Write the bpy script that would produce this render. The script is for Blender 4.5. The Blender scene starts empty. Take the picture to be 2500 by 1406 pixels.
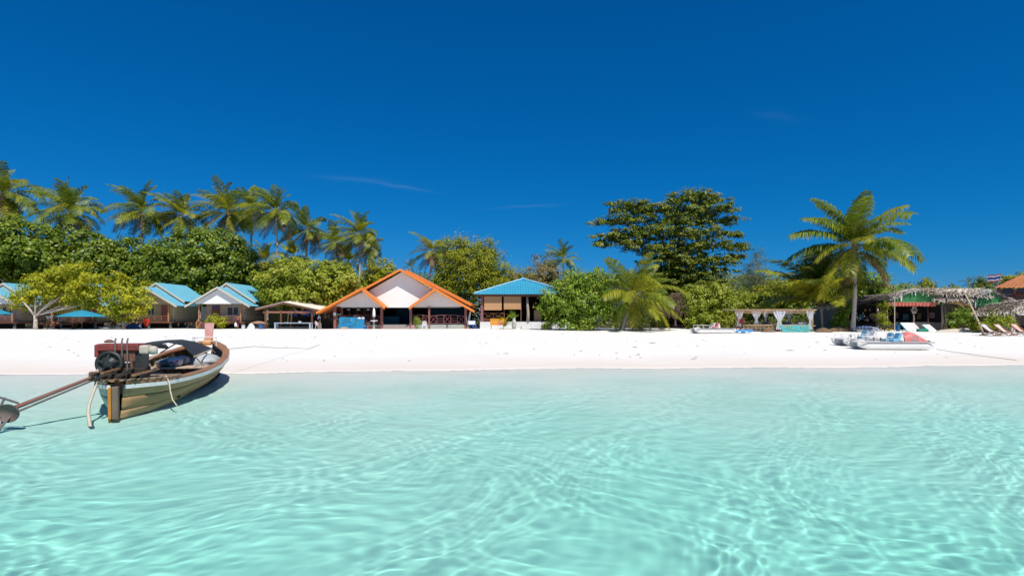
import bpy, math, random
import numpy as np
from mathutils import Vector, Matrix
R = math.radians
S = bpy.context.scene
COL = S.collection
random.seed(11)
F, HZ, CX, EYE = 1389.0, 780.0, 1250.0, 2.1      # focal length and horizon row in photo pixels, eye height in metres

# ------------------------------------------------------------------ camera
cam = bpy.data.cameras.new('camera')
cam_o = bpy.data.objects.new('camera', cam); COL.objects.link(cam_o); S.camera = cam_o
cam.sensor_width = 36; cam.lens = 36 * F / 2500; cam.shift_y = (HZ - 703) / 2500
cam.clip_start = 0.1; cam.clip_end = 6000
cam_o.location = (0, 0, EYE); cam_o.rotation_euler = (R(90), 0, 0)

# ------------------------------------------------------------------ sky, sun, exposure
SUN_EL, SUN_AZ = R(57), R(27)                       # behind the camera, a little to the right
world = bpy.data.worlds.new('World'); S.world = world; world.use_nodes = True
nt = world.node_tree; N = nt.nodes; Lk = nt.links
bg = N['Background']
sky = N.new('ShaderNodeTexSky'); sky.sky_type = 'NISHITA'; sky.sun_disc = False
sky.sun_elevation = SUN_EL; sky.sun_rotation = math.pi - SUN_AZ
sky.air_density = 1.0; sky.dust_density = 0.0; sky.ozone_density = 3.0; sky.altitude = 0
sep = N.new('ShaderNodeSeparateColor'); Lk.new(sky.outputs[0], sep.inputs[0])
comb = N.new('ShaderNodeCombineColor')
def chan(i, pre, power, post):
    a = N.new('ShaderNodeMath'); a.operation = 'MULTIPLY'; a.inputs[1].default_value = pre
    b = N.new('ShaderNodeMath'); b.operation = 'POWER'; b.inputs[1].default_value = power
    c = N.new('ShaderNodeMath'); c.operation = 'MULTIPLY'; c.inputs[1].default_value = post
    Lk.new(sep.outputs[i], a.inputs[0]); Lk.new(a.outputs[0], b.inputs[0]); Lk.new(b.outputs[0], c.inputs[0])
    Lk.new(c.outputs[0], comb.inputs[i])
SKY_CH = ((3.1, 3.3), (0.85, 3.75), (0.80, 7.6))     # polarised, saturated tropical sky: exponent and gain per channel
for i, (pw, ga) in enumerate(SKY_CH):
    chan(i, 0.1, pw, ga)
# one faint wisp of high cloud above the orange roofed restaurant, two fainter ones beside it
tcw = N.new('ShaderNodeTexCoord')
def vdot(v):
    d_ = N.new('ShaderNodeVectorMath'); d_.operation = 'DOT_PRODUCT'; d_.inputs[1].default_value = v; Lk.new(tcw.outputs['Generated'], d_.inputs[0]); return d_.outputs['Value']
def mth(op, a, b=None):
    m_ = N.new('ShaderNodeMath'); m_.operation = op
    for i, q in enumerate((a, b)):
        if q is None: continue
        if isinstance(q, (int, float)): m_.inputs[i].default_value = q
        else: Lk.new(q, m_.inputs[i])
    return m_.outputs[0]
nzw = N.new('ShaderNodeTexNoise'); nzw.inputs['Scale'].default_value = 26; nzw.inputs['Detail'].default_value = 6; Lk.new(tcw.outputs['Generated'], nzw.inputs['Vector'])
tot = None
for (cx_, cy_, sl_, lu, lv, am) in ((975, 455, .17, .045, .0020, .075), (860, 436, .06, .05, .003, .04), (1290, 504, -.05, .05, .0018, .05), (1890, 285, .1, .03, .005, .018)):
    c_ = Vector(((cx_ - CX) / F, 1, (HZ - cy_) / F)).normalized()
    u_v = Vector((1, 0, -sl_)); u_v = (u_v - c_ * u_v.dot(c_)).normalized(); v_v = c_.cross(u_v).normalized()
    u2 = mth('POWER', mth('ABSOLUTE', mth('MULTIPLY', vdot(u_v), 1 / lu)), 2.0)
    wob_ = mth('MULTIPLY', mth('SUBTRACT', nzw.outputs['Fac'], .5), lv * 3)
    v2 = mth('POWER', mth('ABSOLUTE', mth('MULTIPLY', mth('ADD', vdot(v_v), wob_), 1 / lv)), 1.5)
    front = mth('GREATER_THAN', vdot(c_), 0.0)
    g_ = mth('MULTIPLY', mth('MULTIPLY', mth('EXPONENT', mth('MULTIPLY', mth('ADD', u2, v2), -1.0)), am), front)
    tot = g_ if tot is None else mth('ADD', tot, g_)
mxw = N.new('ShaderNodeMix'); mxw.data_type = 'RGBA'; mxw.inputs[7].default_value = (4.5, 6, 7.5, 1)
Lk.new(tot, mxw.inputs[0]); Lk.new(comb.outputs[0], mxw.inputs[6])
Lk.new(mxw.outputs[2], bg.inputs[0]); bg.inputs[1].default_value = 0.1
sun = bpy.data.lights.new('sun', 'SUN'); sun.energy = 5.0; sun.angle = R(.53); sun.color = (1, .955, .88)
sun.cycles.is_caustics_light = True
sun_o = bpy.data.objects.new('sun', sun); COL.objects.link(sun_o)
sd = Vector((math.sin(SUN_AZ) * math.cos(SUN_EL), -math.cos(SUN_AZ) * math.cos(SUN_EL), math.sin(SUN_EL)))
sun_o.rotation_euler = sd.to_track_quat('Z', 'Y').to_euler()
vs = S.view_settings
vs.view_transform = 'Standard'; vs.look = 'None'; vs.gamma = 1; vs.use_curve_mapping = False; vs.exposure = 0.0
S.cycles.use_denoising = True; S.cycles.max_bounces = 10; S.cycles.transparent_max_bounces = 12

# ------------------------------------------------------------------ helpers
def k_(d): return d / F
def PX(px, d): return (px - CX) * d / F
def PZ(py, d): return EYE - (py - HZ) * d / F
def P(px, py, d): return Vector((PX(px, d), d, PZ(py, d)))
def shore(x): return 24.0 + .11 * x + .35 * np.sin(x * .23 + 1.1) + .16 * np.sin(x * .71 + .4) + .09 * np.sin(x * 1.63 + 2)
def bed(x, y):
    x = np.asarray(x, float); y = np.asarray(y, float)
    t = y - shore(x)
    sea = .040 * t + np.clip(-t / 6, 0, 1) * (.035 * np.sin(x * .8 + y * .35) + .02 * np.sin(x * 1.9 - y * .8 + 1))
    land = np.minimum(t / 42, 1.0) + .02 * np.clip(t / 4, 0, 1) * np.sin(x * .5 + 1.3 * np.sin(y * .31)) * np.sin(y * .43 + .6)
    berm = .06 * np.exp(-((t - 40) / 2.5) ** 2)
    return np.where(t < 0, sea, land + berm)
def gz(x, y): return float(bed(x, y))
def G(px, d):
    x = PX(px, d); return Vector((x, d, gz(x, d)))

MATS = {}
def mat(name, c, c2=None, rough=.7, scale=4.0, spec=.3, bump=0, metal=0, amt=.5, stretch=(1, 1, 1), trans=0, coord='Object'):
    if name in MATS: return MATS[name]
    m = bpy.data.materials.new(name); m.use_nodes = True; t = m.node_tree; n = t.nodes; l = t.links
    p = n['Principled BSDF']; p.inputs['Roughness'].default_value = rough; p.inputs['Specular IOR Level'].default_value = spec
    p.inputs['Metallic'].default_value = metal
    if c2 is None: c2 = tuple(v * .7 for v in c)
    tc = n.new('ShaderNodeTexCoord'); mp = n.new('ShaderNodeMapping'); mp.inputs['Scale'].default_value = stretch
    l.new(tc.outputs[coord], mp.inputs[0])
    nz = n.new('ShaderNodeTexNoise'); nz.inputs['Scale'].default_value = scale; nz.inputs['Detail'].default_value = 6; nz.inputs['Roughness'].default_value = .65
    l.new(mp.outputs[0], nz.inputs['Vector'])
    mr = n.new('ShaderNodeMapRange'); mr.inputs[1].default_value = .5 - .25; mr.inputs[2].default_value = .5 + .25
    mr.inputs[3].default_value = max(0, .5 - amt); mr.inputs[4].default_value = min(1, .5 + amt)
    l.new(nz.outputs['Fac'], mr.inputs[0])
    mx = n.new('ShaderNodeMix'); mx.data_type = 'RGBA'; mx.inputs[6].default_value = (*c, 1); mx.inputs[7].default_value = (*c2, 1)
    l.new(mr.outputs[0], mx.inputs[0]); l.new(mx.outputs[2], p.inputs['Base Color'])
    if bump:
        b = n.new('ShaderNodeBump'); b.inputs['Strength'].default_value = bump; b.inputs['Distance'].default_value = .03
        l.new(nz.outputs['Fac'], b.inputs['Height']); l.new(b.outputs[0], p.inputs['Normal'])
    if trans:
        tr = n.new('ShaderNodeBsdfTranslucent'); l.new(mx.outputs[2], tr.inputs[0])
        ms = n.new('ShaderNodeMixShader'); ms.inputs[0].default_value = trans
        l.new(p.outputs[0], ms.inputs[1]); l.new(tr.outputs[0], ms.inputs[2]); l.new(ms.outputs[0], n['Material Output'].inputs[0])
    MATS[name] = m; return m

def leafmat(name, c1, c2, c3, rough=.42, trans=.28, spec=.45):
    """foliage: colour varies leaf by leaf and in soft patches"""
    if name in MATS: return MATS[name]
    m = bpy.data.materials.new(name); m.use_nodes = True; t = m.node_tree; n = t.nodes; l = t.links
    p = n['Principled BSDF']; p.inputs['Roughness'].default_value = rough; p.inputs['Specular IOR Level'].default_value = spec
    g = n.new('ShaderNodeNewGeometry'); tc = n.new('ShaderNodeTexCoord')
    nz = n.new('ShaderNodeTexNoise'); nz.inputs['Scale'].default_value = .55; nz.inputs['Detail'].default_value = 3
    l.new(tc.outputs['Object'], nz.inputs['Vector'])
    a = n.new('ShaderNodeMath'); a.operation = 'MULTIPLY_ADD'; a.inputs[1].default_value = .6
    b = n.new('ShaderNodeMath'); b.operation = 'MULTIPLY_ADD'; b.inputs[1].default_value = 1.3; b.inputs[2].default_value = -.45
    l.new(nz.outputs['Fac'], b.inputs[0]); l.new(g.outputs['Random Per Island'], a.inputs[0]); l.new(b.outputs[0], a.inputs[2])
    cr = n.new('ShaderNodeValToRGB'); e = cr.color_ramp.elements
    e[0].position = .05; e[0].color = (*c1, 1); e[1].position = .5; e[1].color = (*c2, 1)
    q = e.new(.95); q.color = (*c3, 1)
    l.new(a.outputs[0], cr.inputs[0]); l.new(cr.outputs[0], p.inputs['Base Color'])
    tr = n.new('ShaderNodeBsdfTranslucent'); l.new(cr.outputs[0], tr.inputs[0])
    ms = n.new('ShaderNodeMixShader'); ms.inputs[0].default_value = trans
    l.new(p.outputs[0], ms.inputs[1]); l.new(tr.outputs[0], ms.inputs[2]); l.new(ms.outputs[0], n['Material Output'].inputs[0])
    MATS[name] = m; return m

def np_mesh(name, co, faces, m=None, smooth=False):
    """faces: int array (n, 3 or 4), or a list of index tuples"""
    me = bpy.data.meshes.new(name)
    co = np.asarray(co, np.float32)
    if isinstance(faces, np.ndarray):
        me.vertices.add(len(co)); me.vertices.foreach_set('co', co.ravel())
        me.loops.add(faces.size); me.loops.foreach_set('vertex_index', faces.ravel().astype(np.int32))
        me.polygons.add(len(faces)); me.polygons.foreach_set('loop_start', np.arange(0, faces.size, faces.shape[1], dtype=np.int32))
        me.update(calc_edges=True)
    else:
        me.from_pydata(co.tolist(), [], faces); me.update()
    if smooth: me.shade_smooth()
    if m: me.materials.append(m)
    return me
def link(name, me, parent=None, kind=None, label=None):
    o = bpy.data.objects.new(name, me); COL.objects.link(o)
    if parent: o.parent = parent
    if kind: o['kind'] = kind
    if label: o['label'] = label
    return o
def tag(o, label, cat, group=None, kind=None):
    o['label'] = label; o['category'] = cat
    if group: o['group'] = group
    if kind: o['kind'] = kind
    return o
def thing(name, label, cat, loc, rz=0, group=None):
    o = bpy.data.objects.new(name, None); COL.objects.link(o); o.empty_display_size = .2
    o.location = loc; o.rotation_euler = (0, 0, rz)
    return tag(o, label, cat, group)
def dup(root, loc, rz=None, label=None, scale=None):
    """copy a thing with its parts and sub-parts"""
    r = root.copy(); COL.objects.link(r); r.location = loc
    if rz is not None: r.rotation_euler = (0, 0, rz)
    if label: r['label'] = label
    if scale: r.scale = scale
    for ch in list(root.children):
        c = ch.copy(); COL.objects.link(c); c.parent = r
        for gch in list(ch.children):
            e = gch.copy(); COL.objects.link(e); e.parent = c
    return r

class MB:
    def __init__(s): s.v = []; s.f = []
    def add(s, vs_, fs):
        o = len(s.v); s.v += [tuple(q) for q in vs_]; s.f += [tuple(i + o for i in f) for f in fs]; return s
    def box(s, c, sz, rot=None):
        x, y, z = (q / 2 for q in sz)
        vs_ = [Vector(p) for p in ((-x, -y, -z), (x, -y, -z), (x, y, -z), (-x, y, -z), (-x, -y, z), (x, -y, z), (x, y, z), (-x, y, z))]
        if rot is not None:
            vs_ = [rot @ p for p in vs_]
        c = Vector(c)
        return s.add([p + c for p in vs_], [(3, 2, 1, 0), (4, 5, 6, 7), (0, 1, 5, 4), (1, 2, 6, 5), (2, 3, 7, 6), (3, 0, 4, 7)])
    def span(s, a, b):
        return s.box([(a[i] + b[i]) / 2 for i in range(3)], [abs(b[i] - a[i]) for i in range(3)])
    def beam(s, a, b, w, h=None, up=(0, 0, 1)):
        a, b = Vector(a), Vector(b); h = h or w; d = (b - a)
        z = d.normalized(); u = Vector(up)
        if abs(z.dot(u)) > .98: u = Vector((0, 1, 0))
        x = u.cross(z).normalized(); y = z.cross(x)
        m = Matrix((x, y, z)).transposed()
        return s.box((a + b) / 2, (w, h, d.length), m)
    def tube(s, pts, r, n=7, cap=True):
        pts = [Vector(p) for p in pts]; rs = r if isinstance(r, (list, tuple)) else [r] * len(pts)
        vs_ = []; fs = []; px = None
        for i, p in enumerate(pts):
            t = (pts[min(i + 1, len(pts) - 1)] - pts[max(i - 1, 0)]).normalized()
            if px is None:
                u = Vector((0, 0, 1)) if abs(t.z) < .9 else Vector((1, 0, 0)); px = u.cross(t).normalized()
            px = (px - t * px.dot(t)).normalized(); py = t.cross(px)
            for j in range(n):
                a = 2 * math.pi * j / n; vs_.append(p + (px * math.cos(a) + py * math.sin(a)) * rs[i])
        for i in range(len(pts) - 1):
            for j in range(n):
                fs.append((i * n + j, i * n + (j + 1) % n, (i + 1) * n + (j + 1) % n, (i + 1) * n + j))
        if cap: fs += [tuple(reversed(range(n))), tuple((len(pts) - 1) * n + j for j in range(n))]
        return s.add(vs_, fs)
    def prism(s, poly, v):
        """poly: 3-D points of one face, pushed along v"""
        n = len(poly); a = [Vector(p) for p in poly]; b = [p + Vector(v) for p in a]
        return s.add(a + b, [tuple(range(n)), tuple(reversed(range(n, 2 * n)))] + [(i, i + n, (i + 1) % n + n, (i + 1) % n) for i in range(n)])
    def lathe(s, c, prof, n=12, axis='Z'):
        vs_ = []; fs = []
        for (r, z) in prof:
            for j in range(n):
                a = 2 * math.pi * j / n; q = (r * math.cos(a), r * math.sin(a), z)
                if axis == 'Y': q = (q[0], q[2], q[1])
                vs_.append(Vector(c) + Vector(q))
        for i in range(len(prof) - 1):
            for j in range(n): fs.append((i * n + j, i * n + (j + 1) % n, (i + 1) * n + (j + 1) % n, (i + 1) * n + j))
        fs += [tuple(reversed(range(n))), tuple((len(prof) - 1) * n + j for j in range(n))]
        return s.add(vs_, fs)
    def grid(s, fn, nu, nv):
        o = [fn(i / nu, j / nv) for j in range(nv + 1) for i in range(nu + 1)]
        return s.add(o, [(j * (nu + 1) + i, j * (nu + 1) + i + 1, (j + 1) * (nu + 1) + i + 1, (j + 1) * (nu + 1) + i) for j in range(nv) for i in range(nu)])
    def build(s, name, m, parent=None, smooth=False, bevel=0, label=None, kind=None, solid=0):
        me = np_mesh(name, s.v, s.f, m, smooth)
        o = link(name, me, parent, kind, label)
        if solid:
            q = o.modifiers.new('solidify', 'SOLIDIFY'); q.thickness = solid; q.offset = 0
        if bevel:
            q = o.modifiers.new('bevel', 'BEVEL'); q.width = bevel; q.segments = 2; q.limit_method = 'ANGLE'
        return o

def sag(a, b, drop, n=10):
    a, b = Vector(a), Vector(b)
    return [a.lerp(b, i / n) - Vector((0, 0, drop * 4 * (i / n) * (1 - i / n))) for i in range(n + 1)]

# ------------------------------------------------------------------ ground (beach and sea bed in one sheet) and water
ys = np.concatenate([np.linspace(-40, 2, 12), np.linspace(2.3, 32, 150), np.linspace(32.5, 75, 90), np.geomspace(77, 1500, 30)])
us = np.concatenate([np.linspace(-1, -.36, 14)[:-1], np.linspace(-.36, .36, 260), np.linspace(.36, 1, 14)[1:]])
gx, gy = np.meshgrid(us, ys); gx = gx * (80 + np.maximum(gy, 0) * 2.0) * 1.1
gzv = bed(gx, gy)
def quads(n, m):
    i = np.arange(n * m).reshape(n, m)
    return np.stack([i[:-1, :-1], i[:-1, 1:], i[1:, 1:], i[1:, :-1]], -1).reshape(-1, 4)
sand_m = bpy.data.materials.new('sand'); sand_m.use_nodes = True
def build_sand():
    t = sand_m.node_tree; n = t.nodes; l = t.links; p = n['Principled BSDF']
    p.inputs['Roughness'].default_value = .95; p.inputs['Specular IOR Level'].default_value = .1
    g = n.new('ShaderNodeNewGeometry'); sx = n.new('ShaderNodeSeparateXYZ'); l.new(g.outputs['Position'], sx.inputs[0])
    nz = n.new('ShaderNodeTexNoise'); nz.inputs['Scale'].default_value = 1.3; nz.inputs['Detail'].default_value = 8; l.new(g.outputs['Position'], nz.inputs['Vector'])
    big = n.new('ShaderNodeTexNoise'); big.inputs['Scale'].default_value = .22; big.inputs['Detail'].default_value = 4; l.new(g.outputs['Position'], big.inputs['Vector'])
    # wet band along the waterline
    ad = n.new('ShaderNodeMath'); ad.operation = 'MULTIPLY_ADD'; ad.inputs[1].default_value = -.14; l.new(big.outputs['Fac'], ad.inputs[0]); l.new(sx.outputs['Z'], ad.inputs[2])
    wet = n.new('ShaderNodeMapRange'); wet.inputs[1].default_value = -.04; wet.inputs[2].default_value = .10; wet.inputs[3].default_value = 1; wet.inputs[4].default_value = 0
    l.new(ad.outputs[0], wet.inputs[0])
    dry = n.new('ShaderNodeMix'); dry.data_type = 'RGBA'; dry.inputs[6].default_value = (.80, .775, .73, 1); dry.inputs[7].default_value = (.72, .69, .635, 1)
    l.new(nz.outputs['Fac'], dry.inputs[0])
    m1 = n.new('ShaderNodeMix'); m1.data_type = 'RGBA'; m1.inputs[7].default_value = (.70, .625, .55, 1)
    l.new(wet.outputs[0], m1.inputs[0]); l.new(dry.outputs[2], m1.inputs[6])
    # sea floor: clean coral sand with faint darker patches
    sea = n.new('ShaderNodeMapRange'); sea.inputs[1].default_value = .012; sea.inputs[2].default_value = -.03; l.new(sx.outputs['Z'], sea.inputs[0])
    sf = n.new('ShaderNodeMix'); sf.data_type = 'RGBA'; sf.inputs[6].default_value = (.94, .92, .86, 1); sf.inputs[7].default_value = (.80, .84, .77, 1)
    br = n.new('ShaderNodeMapRange'); br.inputs[1].default_value = .45; br.inputs[2].default_value = .75; l.new(big.outputs['Fac'], br.inputs[0]); l.new(br.outputs[0], sf.inputs[0])
    m2 = n.new('ShaderNodeMix'); m2.data_type = 'RGBA'; l.new(sea.outputs[0], m2.inputs[0]); l.new(m1.outputs[2], m2.inputs[6]); l.new(sf.outputs[2], m2.inputs[7])
    # leaf litter and soil behind the beach
    ly = n.new('ShaderNodeMath'); ly.operation = 'MULTIPLY_ADD'; ly.inputs[1].default_value = 5; l.new(nz.outputs['Fac'], ly.inputs[0]); l.new(sx.outputs['Y'], ly.inputs[2])
    so = n.new('ShaderNodeMapRange'); so.inputs[1].default_value = 70; so.inputs[2].default_value = 76; l.new(ly.outputs[0], so.inputs[0])
    m3 = n.new('ShaderNodeMix'); m3.data_type = 'RGBA'; m3.inputs[7].default_value = (.10, .08, .05, 1); l.new(so.outputs[0], m3.inputs[0]); l.new(m2.outputs[2], m3.inputs[6])
    l.new(m3.outputs[2], p.inputs['Base Color'])
    b = n.new('ShaderNodeBump'); b.inputs['Strength'].default_value = .35; b.inputs['Distance'].default_value = .06
    l.new(nz.outputs['Fac'], b.inputs['Height']); l.new(b.outputs[0], p.inputs['Normal'])
build_sand()
ground = link('ground', np_mesh('ground', np.stack([gx, gy, gzv], -1).reshape(-1, 3), quads(*gx.shape), sand_m, True), kind='structure')
ground.cycles.is_caustics_receiver = True

v_ = np.concatenate([np.linspace(-40, 2.6, 16), np.geomspace(3, 31, 430)])
u_ = np.concatenate([np.linspace(-5, -1.16, 16), np.linspace(-1.12, 1.12, 680), np.linspace(1.16, 5, 16)])
wu, wv = np.meshgrid(u_, v_); wx = wu * (np.maximum(wv, 3) + 1.0); wy = wv
rw = np.random.RandomState(5)
def waves(x, y):
    z = np.zeros_like(x)
    qx = x + .30 * np.sin(.7 * y + .5 * x) + .14 * np.sin(1.9 * x - 1.1 * y + 1); qy = y + .28 * np.sin(.6 * x - .4 * y + 2) + .1 * np.sin(1.5 * x + 1.3 * y)
    for lam, n, a in ((3.4, 10, .0040), (1.8, 22, .0020), (1.0, 34, .0010), (.55, 36, .00056), (.32, 32, .00030), (.19, 22, .00013)):
        for _ in range(n):                            # short-crested wave groups: each train fades in and out along its own way
            L = lam * rw.uniform(.65, 1.45); th = rw.normal(R(78), .80); k = 2 * math.pi / L; ct, st = math.cos(th), math.sin(th)
            a1, a2 = rw.uniform(0, 6.28, 2); env = .5 + .5 * np.sin(qx * rw.uniform(.5, 1.6) / L ** .5 + qy * rw.uniform(-.9, .9) / L ** .5 + a2)
            z += a * 1.5 * rw.uniform(.5, 1.2) * env * np.sin(k * (qx * ct + qy * st) + a1)
    return z
wdep = np.clip((shore(wx) - wy) / 6, 0, 1)
wz = waves(wx, wy) * (.12 + .88 * wdep) - .004
wq = quads(*wx.shape); wq = wq[np.max((-bed(wx, wy)).ravel()[wq], axis=1) > .012]
wmesh = np_mesh('water', np.stack([wx, wy, wz], -1).reshape(-1, 3), wq, None, True)
at = wmesh.attributes.new('depth', 'FLOAT', 'POINT'); at.data.foreach_set('value', np.clip(-bed(wx, wy), 0, 3).astype(np.float32).ravel())
water = link('water', wmesh, kind='structure'); water.cycles.is_caustics_caster = True
wm = bpy.data.materials.new('sea_water'); wm.use_nodes = True
def build_water():
    t = wm.node_tree; n = t.nodes; l = t.links; n.remove(n['Principled BSDF'])
    rf = n.new('ShaderNodeBsdfRefraction'); rf.inputs['IOR'].default_value = 1.33; rf.inputs['Roughness'].default_value = 0
    gl = n.new('ShaderNodeBsdfGlossy'); gl.inputs['Roughness'].default_value = .06
    fr = n.new('ShaderNodeFresnel'); fr.inputs['IOR'].default_value = 1.33
    mu = n.new('ShaderNodeMath'); mu.operation = 'MULTIPLY'; mu.inputs[1].default_value = .08; l.new(fr.outputs[0], mu.inputs[0])   # polarised: weak surface glare
    mx = n.new('ShaderNodeMixShader'); l.new(mu.outputs[0], mx.inputs[0]); l.new(rf.outputs[0], mx.inputs[1]); l.new(gl.outputs[0], mx.inputs[2])
    l.new(mx.outputs[0], n['Material Output'].inputs[0])
    an = n.new('ShaderNodeAttribute'); an.attribute_name = 'depth'; cx = n.new('ShaderNodeCombineXYZ')
    for i, (a, top) in enumerate(((.62, 1.0), (.03, 1.0), (.108, 1.0))):     # Beer-Lambert absorption by water depth
        q = n.new('ShaderNodeMath'); q.operation = 'MULTIPLY'; q.inputs[1].default_value = -a; l.new(an.outputs['Fac'], q.inputs[0])
        e = n.new('ShaderNodeMath'); e.operation = 'EXPONENT'; l.new(q.outputs[0], e.inputs[0]); l.new(e.outputs[0], cx.inputs[i])
    l.new(cx.outputs[0], rf.inputs['Color'])
build_water(); wmesh.materials.append(wm)

# ------------------------------------------------------------------ materials
M = {
 'wood': mat('weathered_hull_wood', (.40, .235, .10), (.25, .17, .08), .65, 3, .3, .25, stretch=(1, .25, 3)),
 'wood2': mat('weathered_hull_wood_pale', (.46, .28, .13), (.29, .20, .10), .65, 4, .3, .25, stretch=(1, .25, 3)),
 'wood_grey': mat('grey_green_bottom_wood', (.22, .155, .10), (.12, .095, .07), .7, 4, .3, .2),
 'palegreen': mat('pale_green_paint', (.42, .50, .40), (.26, .31, .24), .6, 6, .3, .2, amt=.7),
 'whitepaint': mat('white_paint', (.80, .80, .76), (.66, .66, .62), .5, 6, .4, .1),
 'varnish': mat('varnished_brown_wood', (.42, .19, .075), (.25, .12, .05), .4, 6, .45, .15, stretch=(1, .3, 1)),
 'orangewood': mat('orange_painted_wood', (.62, .26, .04), (.45, .17, .03), .5, 5, .4, .15),
 'palewood': mat('bleached_wood', (.56, .43, .32), (.40, .30, .22), .75, 6, .2, .2, stretch=(1, .3, 1)),
 'darkwood': mat('dark_wet_wood', (.055, .042, .03), (.025, .02, .016), .7, 6, .3, .3),
 'black': mat('black_tarred', (.018, .02, .022), (.01, .011, .013), .6, 5, .3, .1),
 'tarp': mat('black_canvas', (.05, .056, .06), (.03, .034, .038), .6, 3, .3, .2),
 'pinkpaint': mat('faded_red_paint', (.55, .20, .18), (.62, .38, .34), .7, 7, .3, .2, amt=.6),
 'redmetal': mat('red_engine_paint', (.34, .05, .035), (.10, .03, .025), .5, 7, .5, .1),
 'iron': mat('black_cast_iron', (.02, .022, .025), (.045, .04, .035), .5, 10, .5, .2),
 'rust': mat('rusty_steel', (.22, .085, .05), (.12, .07, .05), .65, 9, .4, .2),
 'steel': mat('dull_steel', (.20, .17, .155), (.12, .10, .09), .5, 9, .5, .1),
 'cream_metal': mat('cream_metal', (.58, .50, .40), (.44, .38, .31), .6, 9, .4, .1),
 'brownmetal': mat('brown_painted_metal', (.19, .14, .11), (.15, .11, .085), .4, 5, .5, .05),
 'rope': mat('pale_rope', (.62, .56, .45), (.45, .38, .26), .9, 20, .1, .3),
 'rope_dark': mat('grey_rope', (.30, .27, .22), (.2, .18, .15), .9, 20, .1),
 'plastic_white': mat('white_plastic', (.82, .82, .82), (.72, .73, .74), .4, 4, .4),
 'bagwhite': mat('thin_white_plastic', (.86, .85, .83), (.76, .76, .76), .35, 8, .4, .3, trans=.2),
 'bagred': mat('red_print', (.70, .06, .04), (.6, .05, .04), .5),
 'bluecan': mat('light_blue_plastic', (.16, .50, .78), (.12, .42, .7), .35, 5, .5),
}

# ------------------------------------------------------------------ long-tail boat at the water's edge
BO = Vector((-8.46, 12.15, 0)); BTH = math.atan2(3.24, 9.85); BL = 10.37
bcos, bsin = math.cos(BTH), math.sin(BTH)
def W2B(p):
    d = Vector(p) - BO; return Vector((d.x * bcos + d.y * bsin, -d.x * bsin + d.y * bcos, d.z))
def BP(px, py, d): return W2B(P(px, py, d))
boat = thing('longtail_boat', 'wooden long-tail boat with brown planks and red engine moored at the water edge', 'boat', BO, BTH)
def itp(s, xs, ys_): return float(np.interp(s, xs, ys_))
SX = [0, .02, .05, .1, .2, .35, .5, .65, .8, .9, .96, 1.0]
def hb(s): return itp(s, SX, [.10, .22, .40, .66, .93, 1.12, 1.19, 1.14, .95, .68, .40, .10])
def sheer(s): return itp(s, [0, .1, .3, .5, .7, .85, .95, 1], [.72, .67, .67, .74, .87, 1.02, 1.16, 1.26])
def keel(s): return itp(s, [0, .06, .3, .6, .85, .95, 1], [-.42, -.36, -.28, -.22, -.05, .25, .62])
def hull(s, v, side, inset=0):
    w = max(.02, hb(s) - inset); x = w * (1 - (1 - v) ** 1.75); x = max(x, .035)
    z = keel(s) + (sheer(s) - keel(s)) * v ** 1.18 + inset * (1 - v)
    y = BL * s + (0 if .03 < s < .97 else 0)
    return Vector((side * x, y, z))
NS = 44
def strake(v0, v1, side, off=0.0, s0=.004, s1=.996):
    m = MB()
    def fn(u, w):
        s = s0 + (s1 - s0) * u; v = v0 + (v1 - v0) * w
        p = hull(s, v, side); p.x += side * (off + -.004 * math.sin(math.pi * min(1, max(0, w)))); return p
    m.grid(fn, NS, 3)
    if side < 0: m.f = [tuple(reversed(f)) for f in m.f]
    return m
vb = [.0, .34, .56, .78, .985]
for side in (1, -1):
    for i in range(4):
        mt = M['wood_grey'] if i < 1 else (M['wood2'] if i % 2 else M['wood'])
        if side < 0: mt = M['palegreen']
        strake(vb[i] + .007, vb[i + 1] - .007, side).build('plank', mt, boat, True, solid=.03)
m = MB()                                             # inner shell
for side in (1, -1):
    q = MB(); q.grid(lambda u, w: hull(.008 + .984 * u, .0 + .985 * w, side, .035), NS, 8)
    if side > 0: q.f = [tuple(reversed(f)) for f in q.f]
    m.add(q.v, q.f)
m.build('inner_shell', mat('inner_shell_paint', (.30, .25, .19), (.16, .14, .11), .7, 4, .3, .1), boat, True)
for side in (1, -1):
    q = MB(); pts = [hull(.004 + .992 * i / 60, .955, side) + Vector((side * .035, 0, 0)) for i in range(61)]
    for a, b in zip(pts[:-1], pts[1:]): q.beam(a, b + (b - a) * .04, .07, .085)
    q.build('rub_rail', M['whitepaint'], boat)
    q = MB()
    n = 60; vs_ = []; fs = []
    for i in range(n + 1):
        s = .004 + .992 * i / n; e = hull(s, 1, side); wi = itp(s, [0, .1, .75, .9, 1], [.10, .13, .15, .30, .16])
        for (dx, dz) in ((.05, .0), (.05, .045), (-wi, .045), (-wi, 0)):
            vs_.append((side * max(.0, abs(e.x) + dx), e.y, e.z + dz))
    for i in range(n):
        for j in range(4): fs.append((i * 4 + j, i * 4 + (j + 1) % 4, (i + 1) * 4 + (j + 1) % 4, (i + 1) * 4 + j))
    q.add(vs_, fs); q.build('gunwale', M['varnish'] if True else None, boat)
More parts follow.
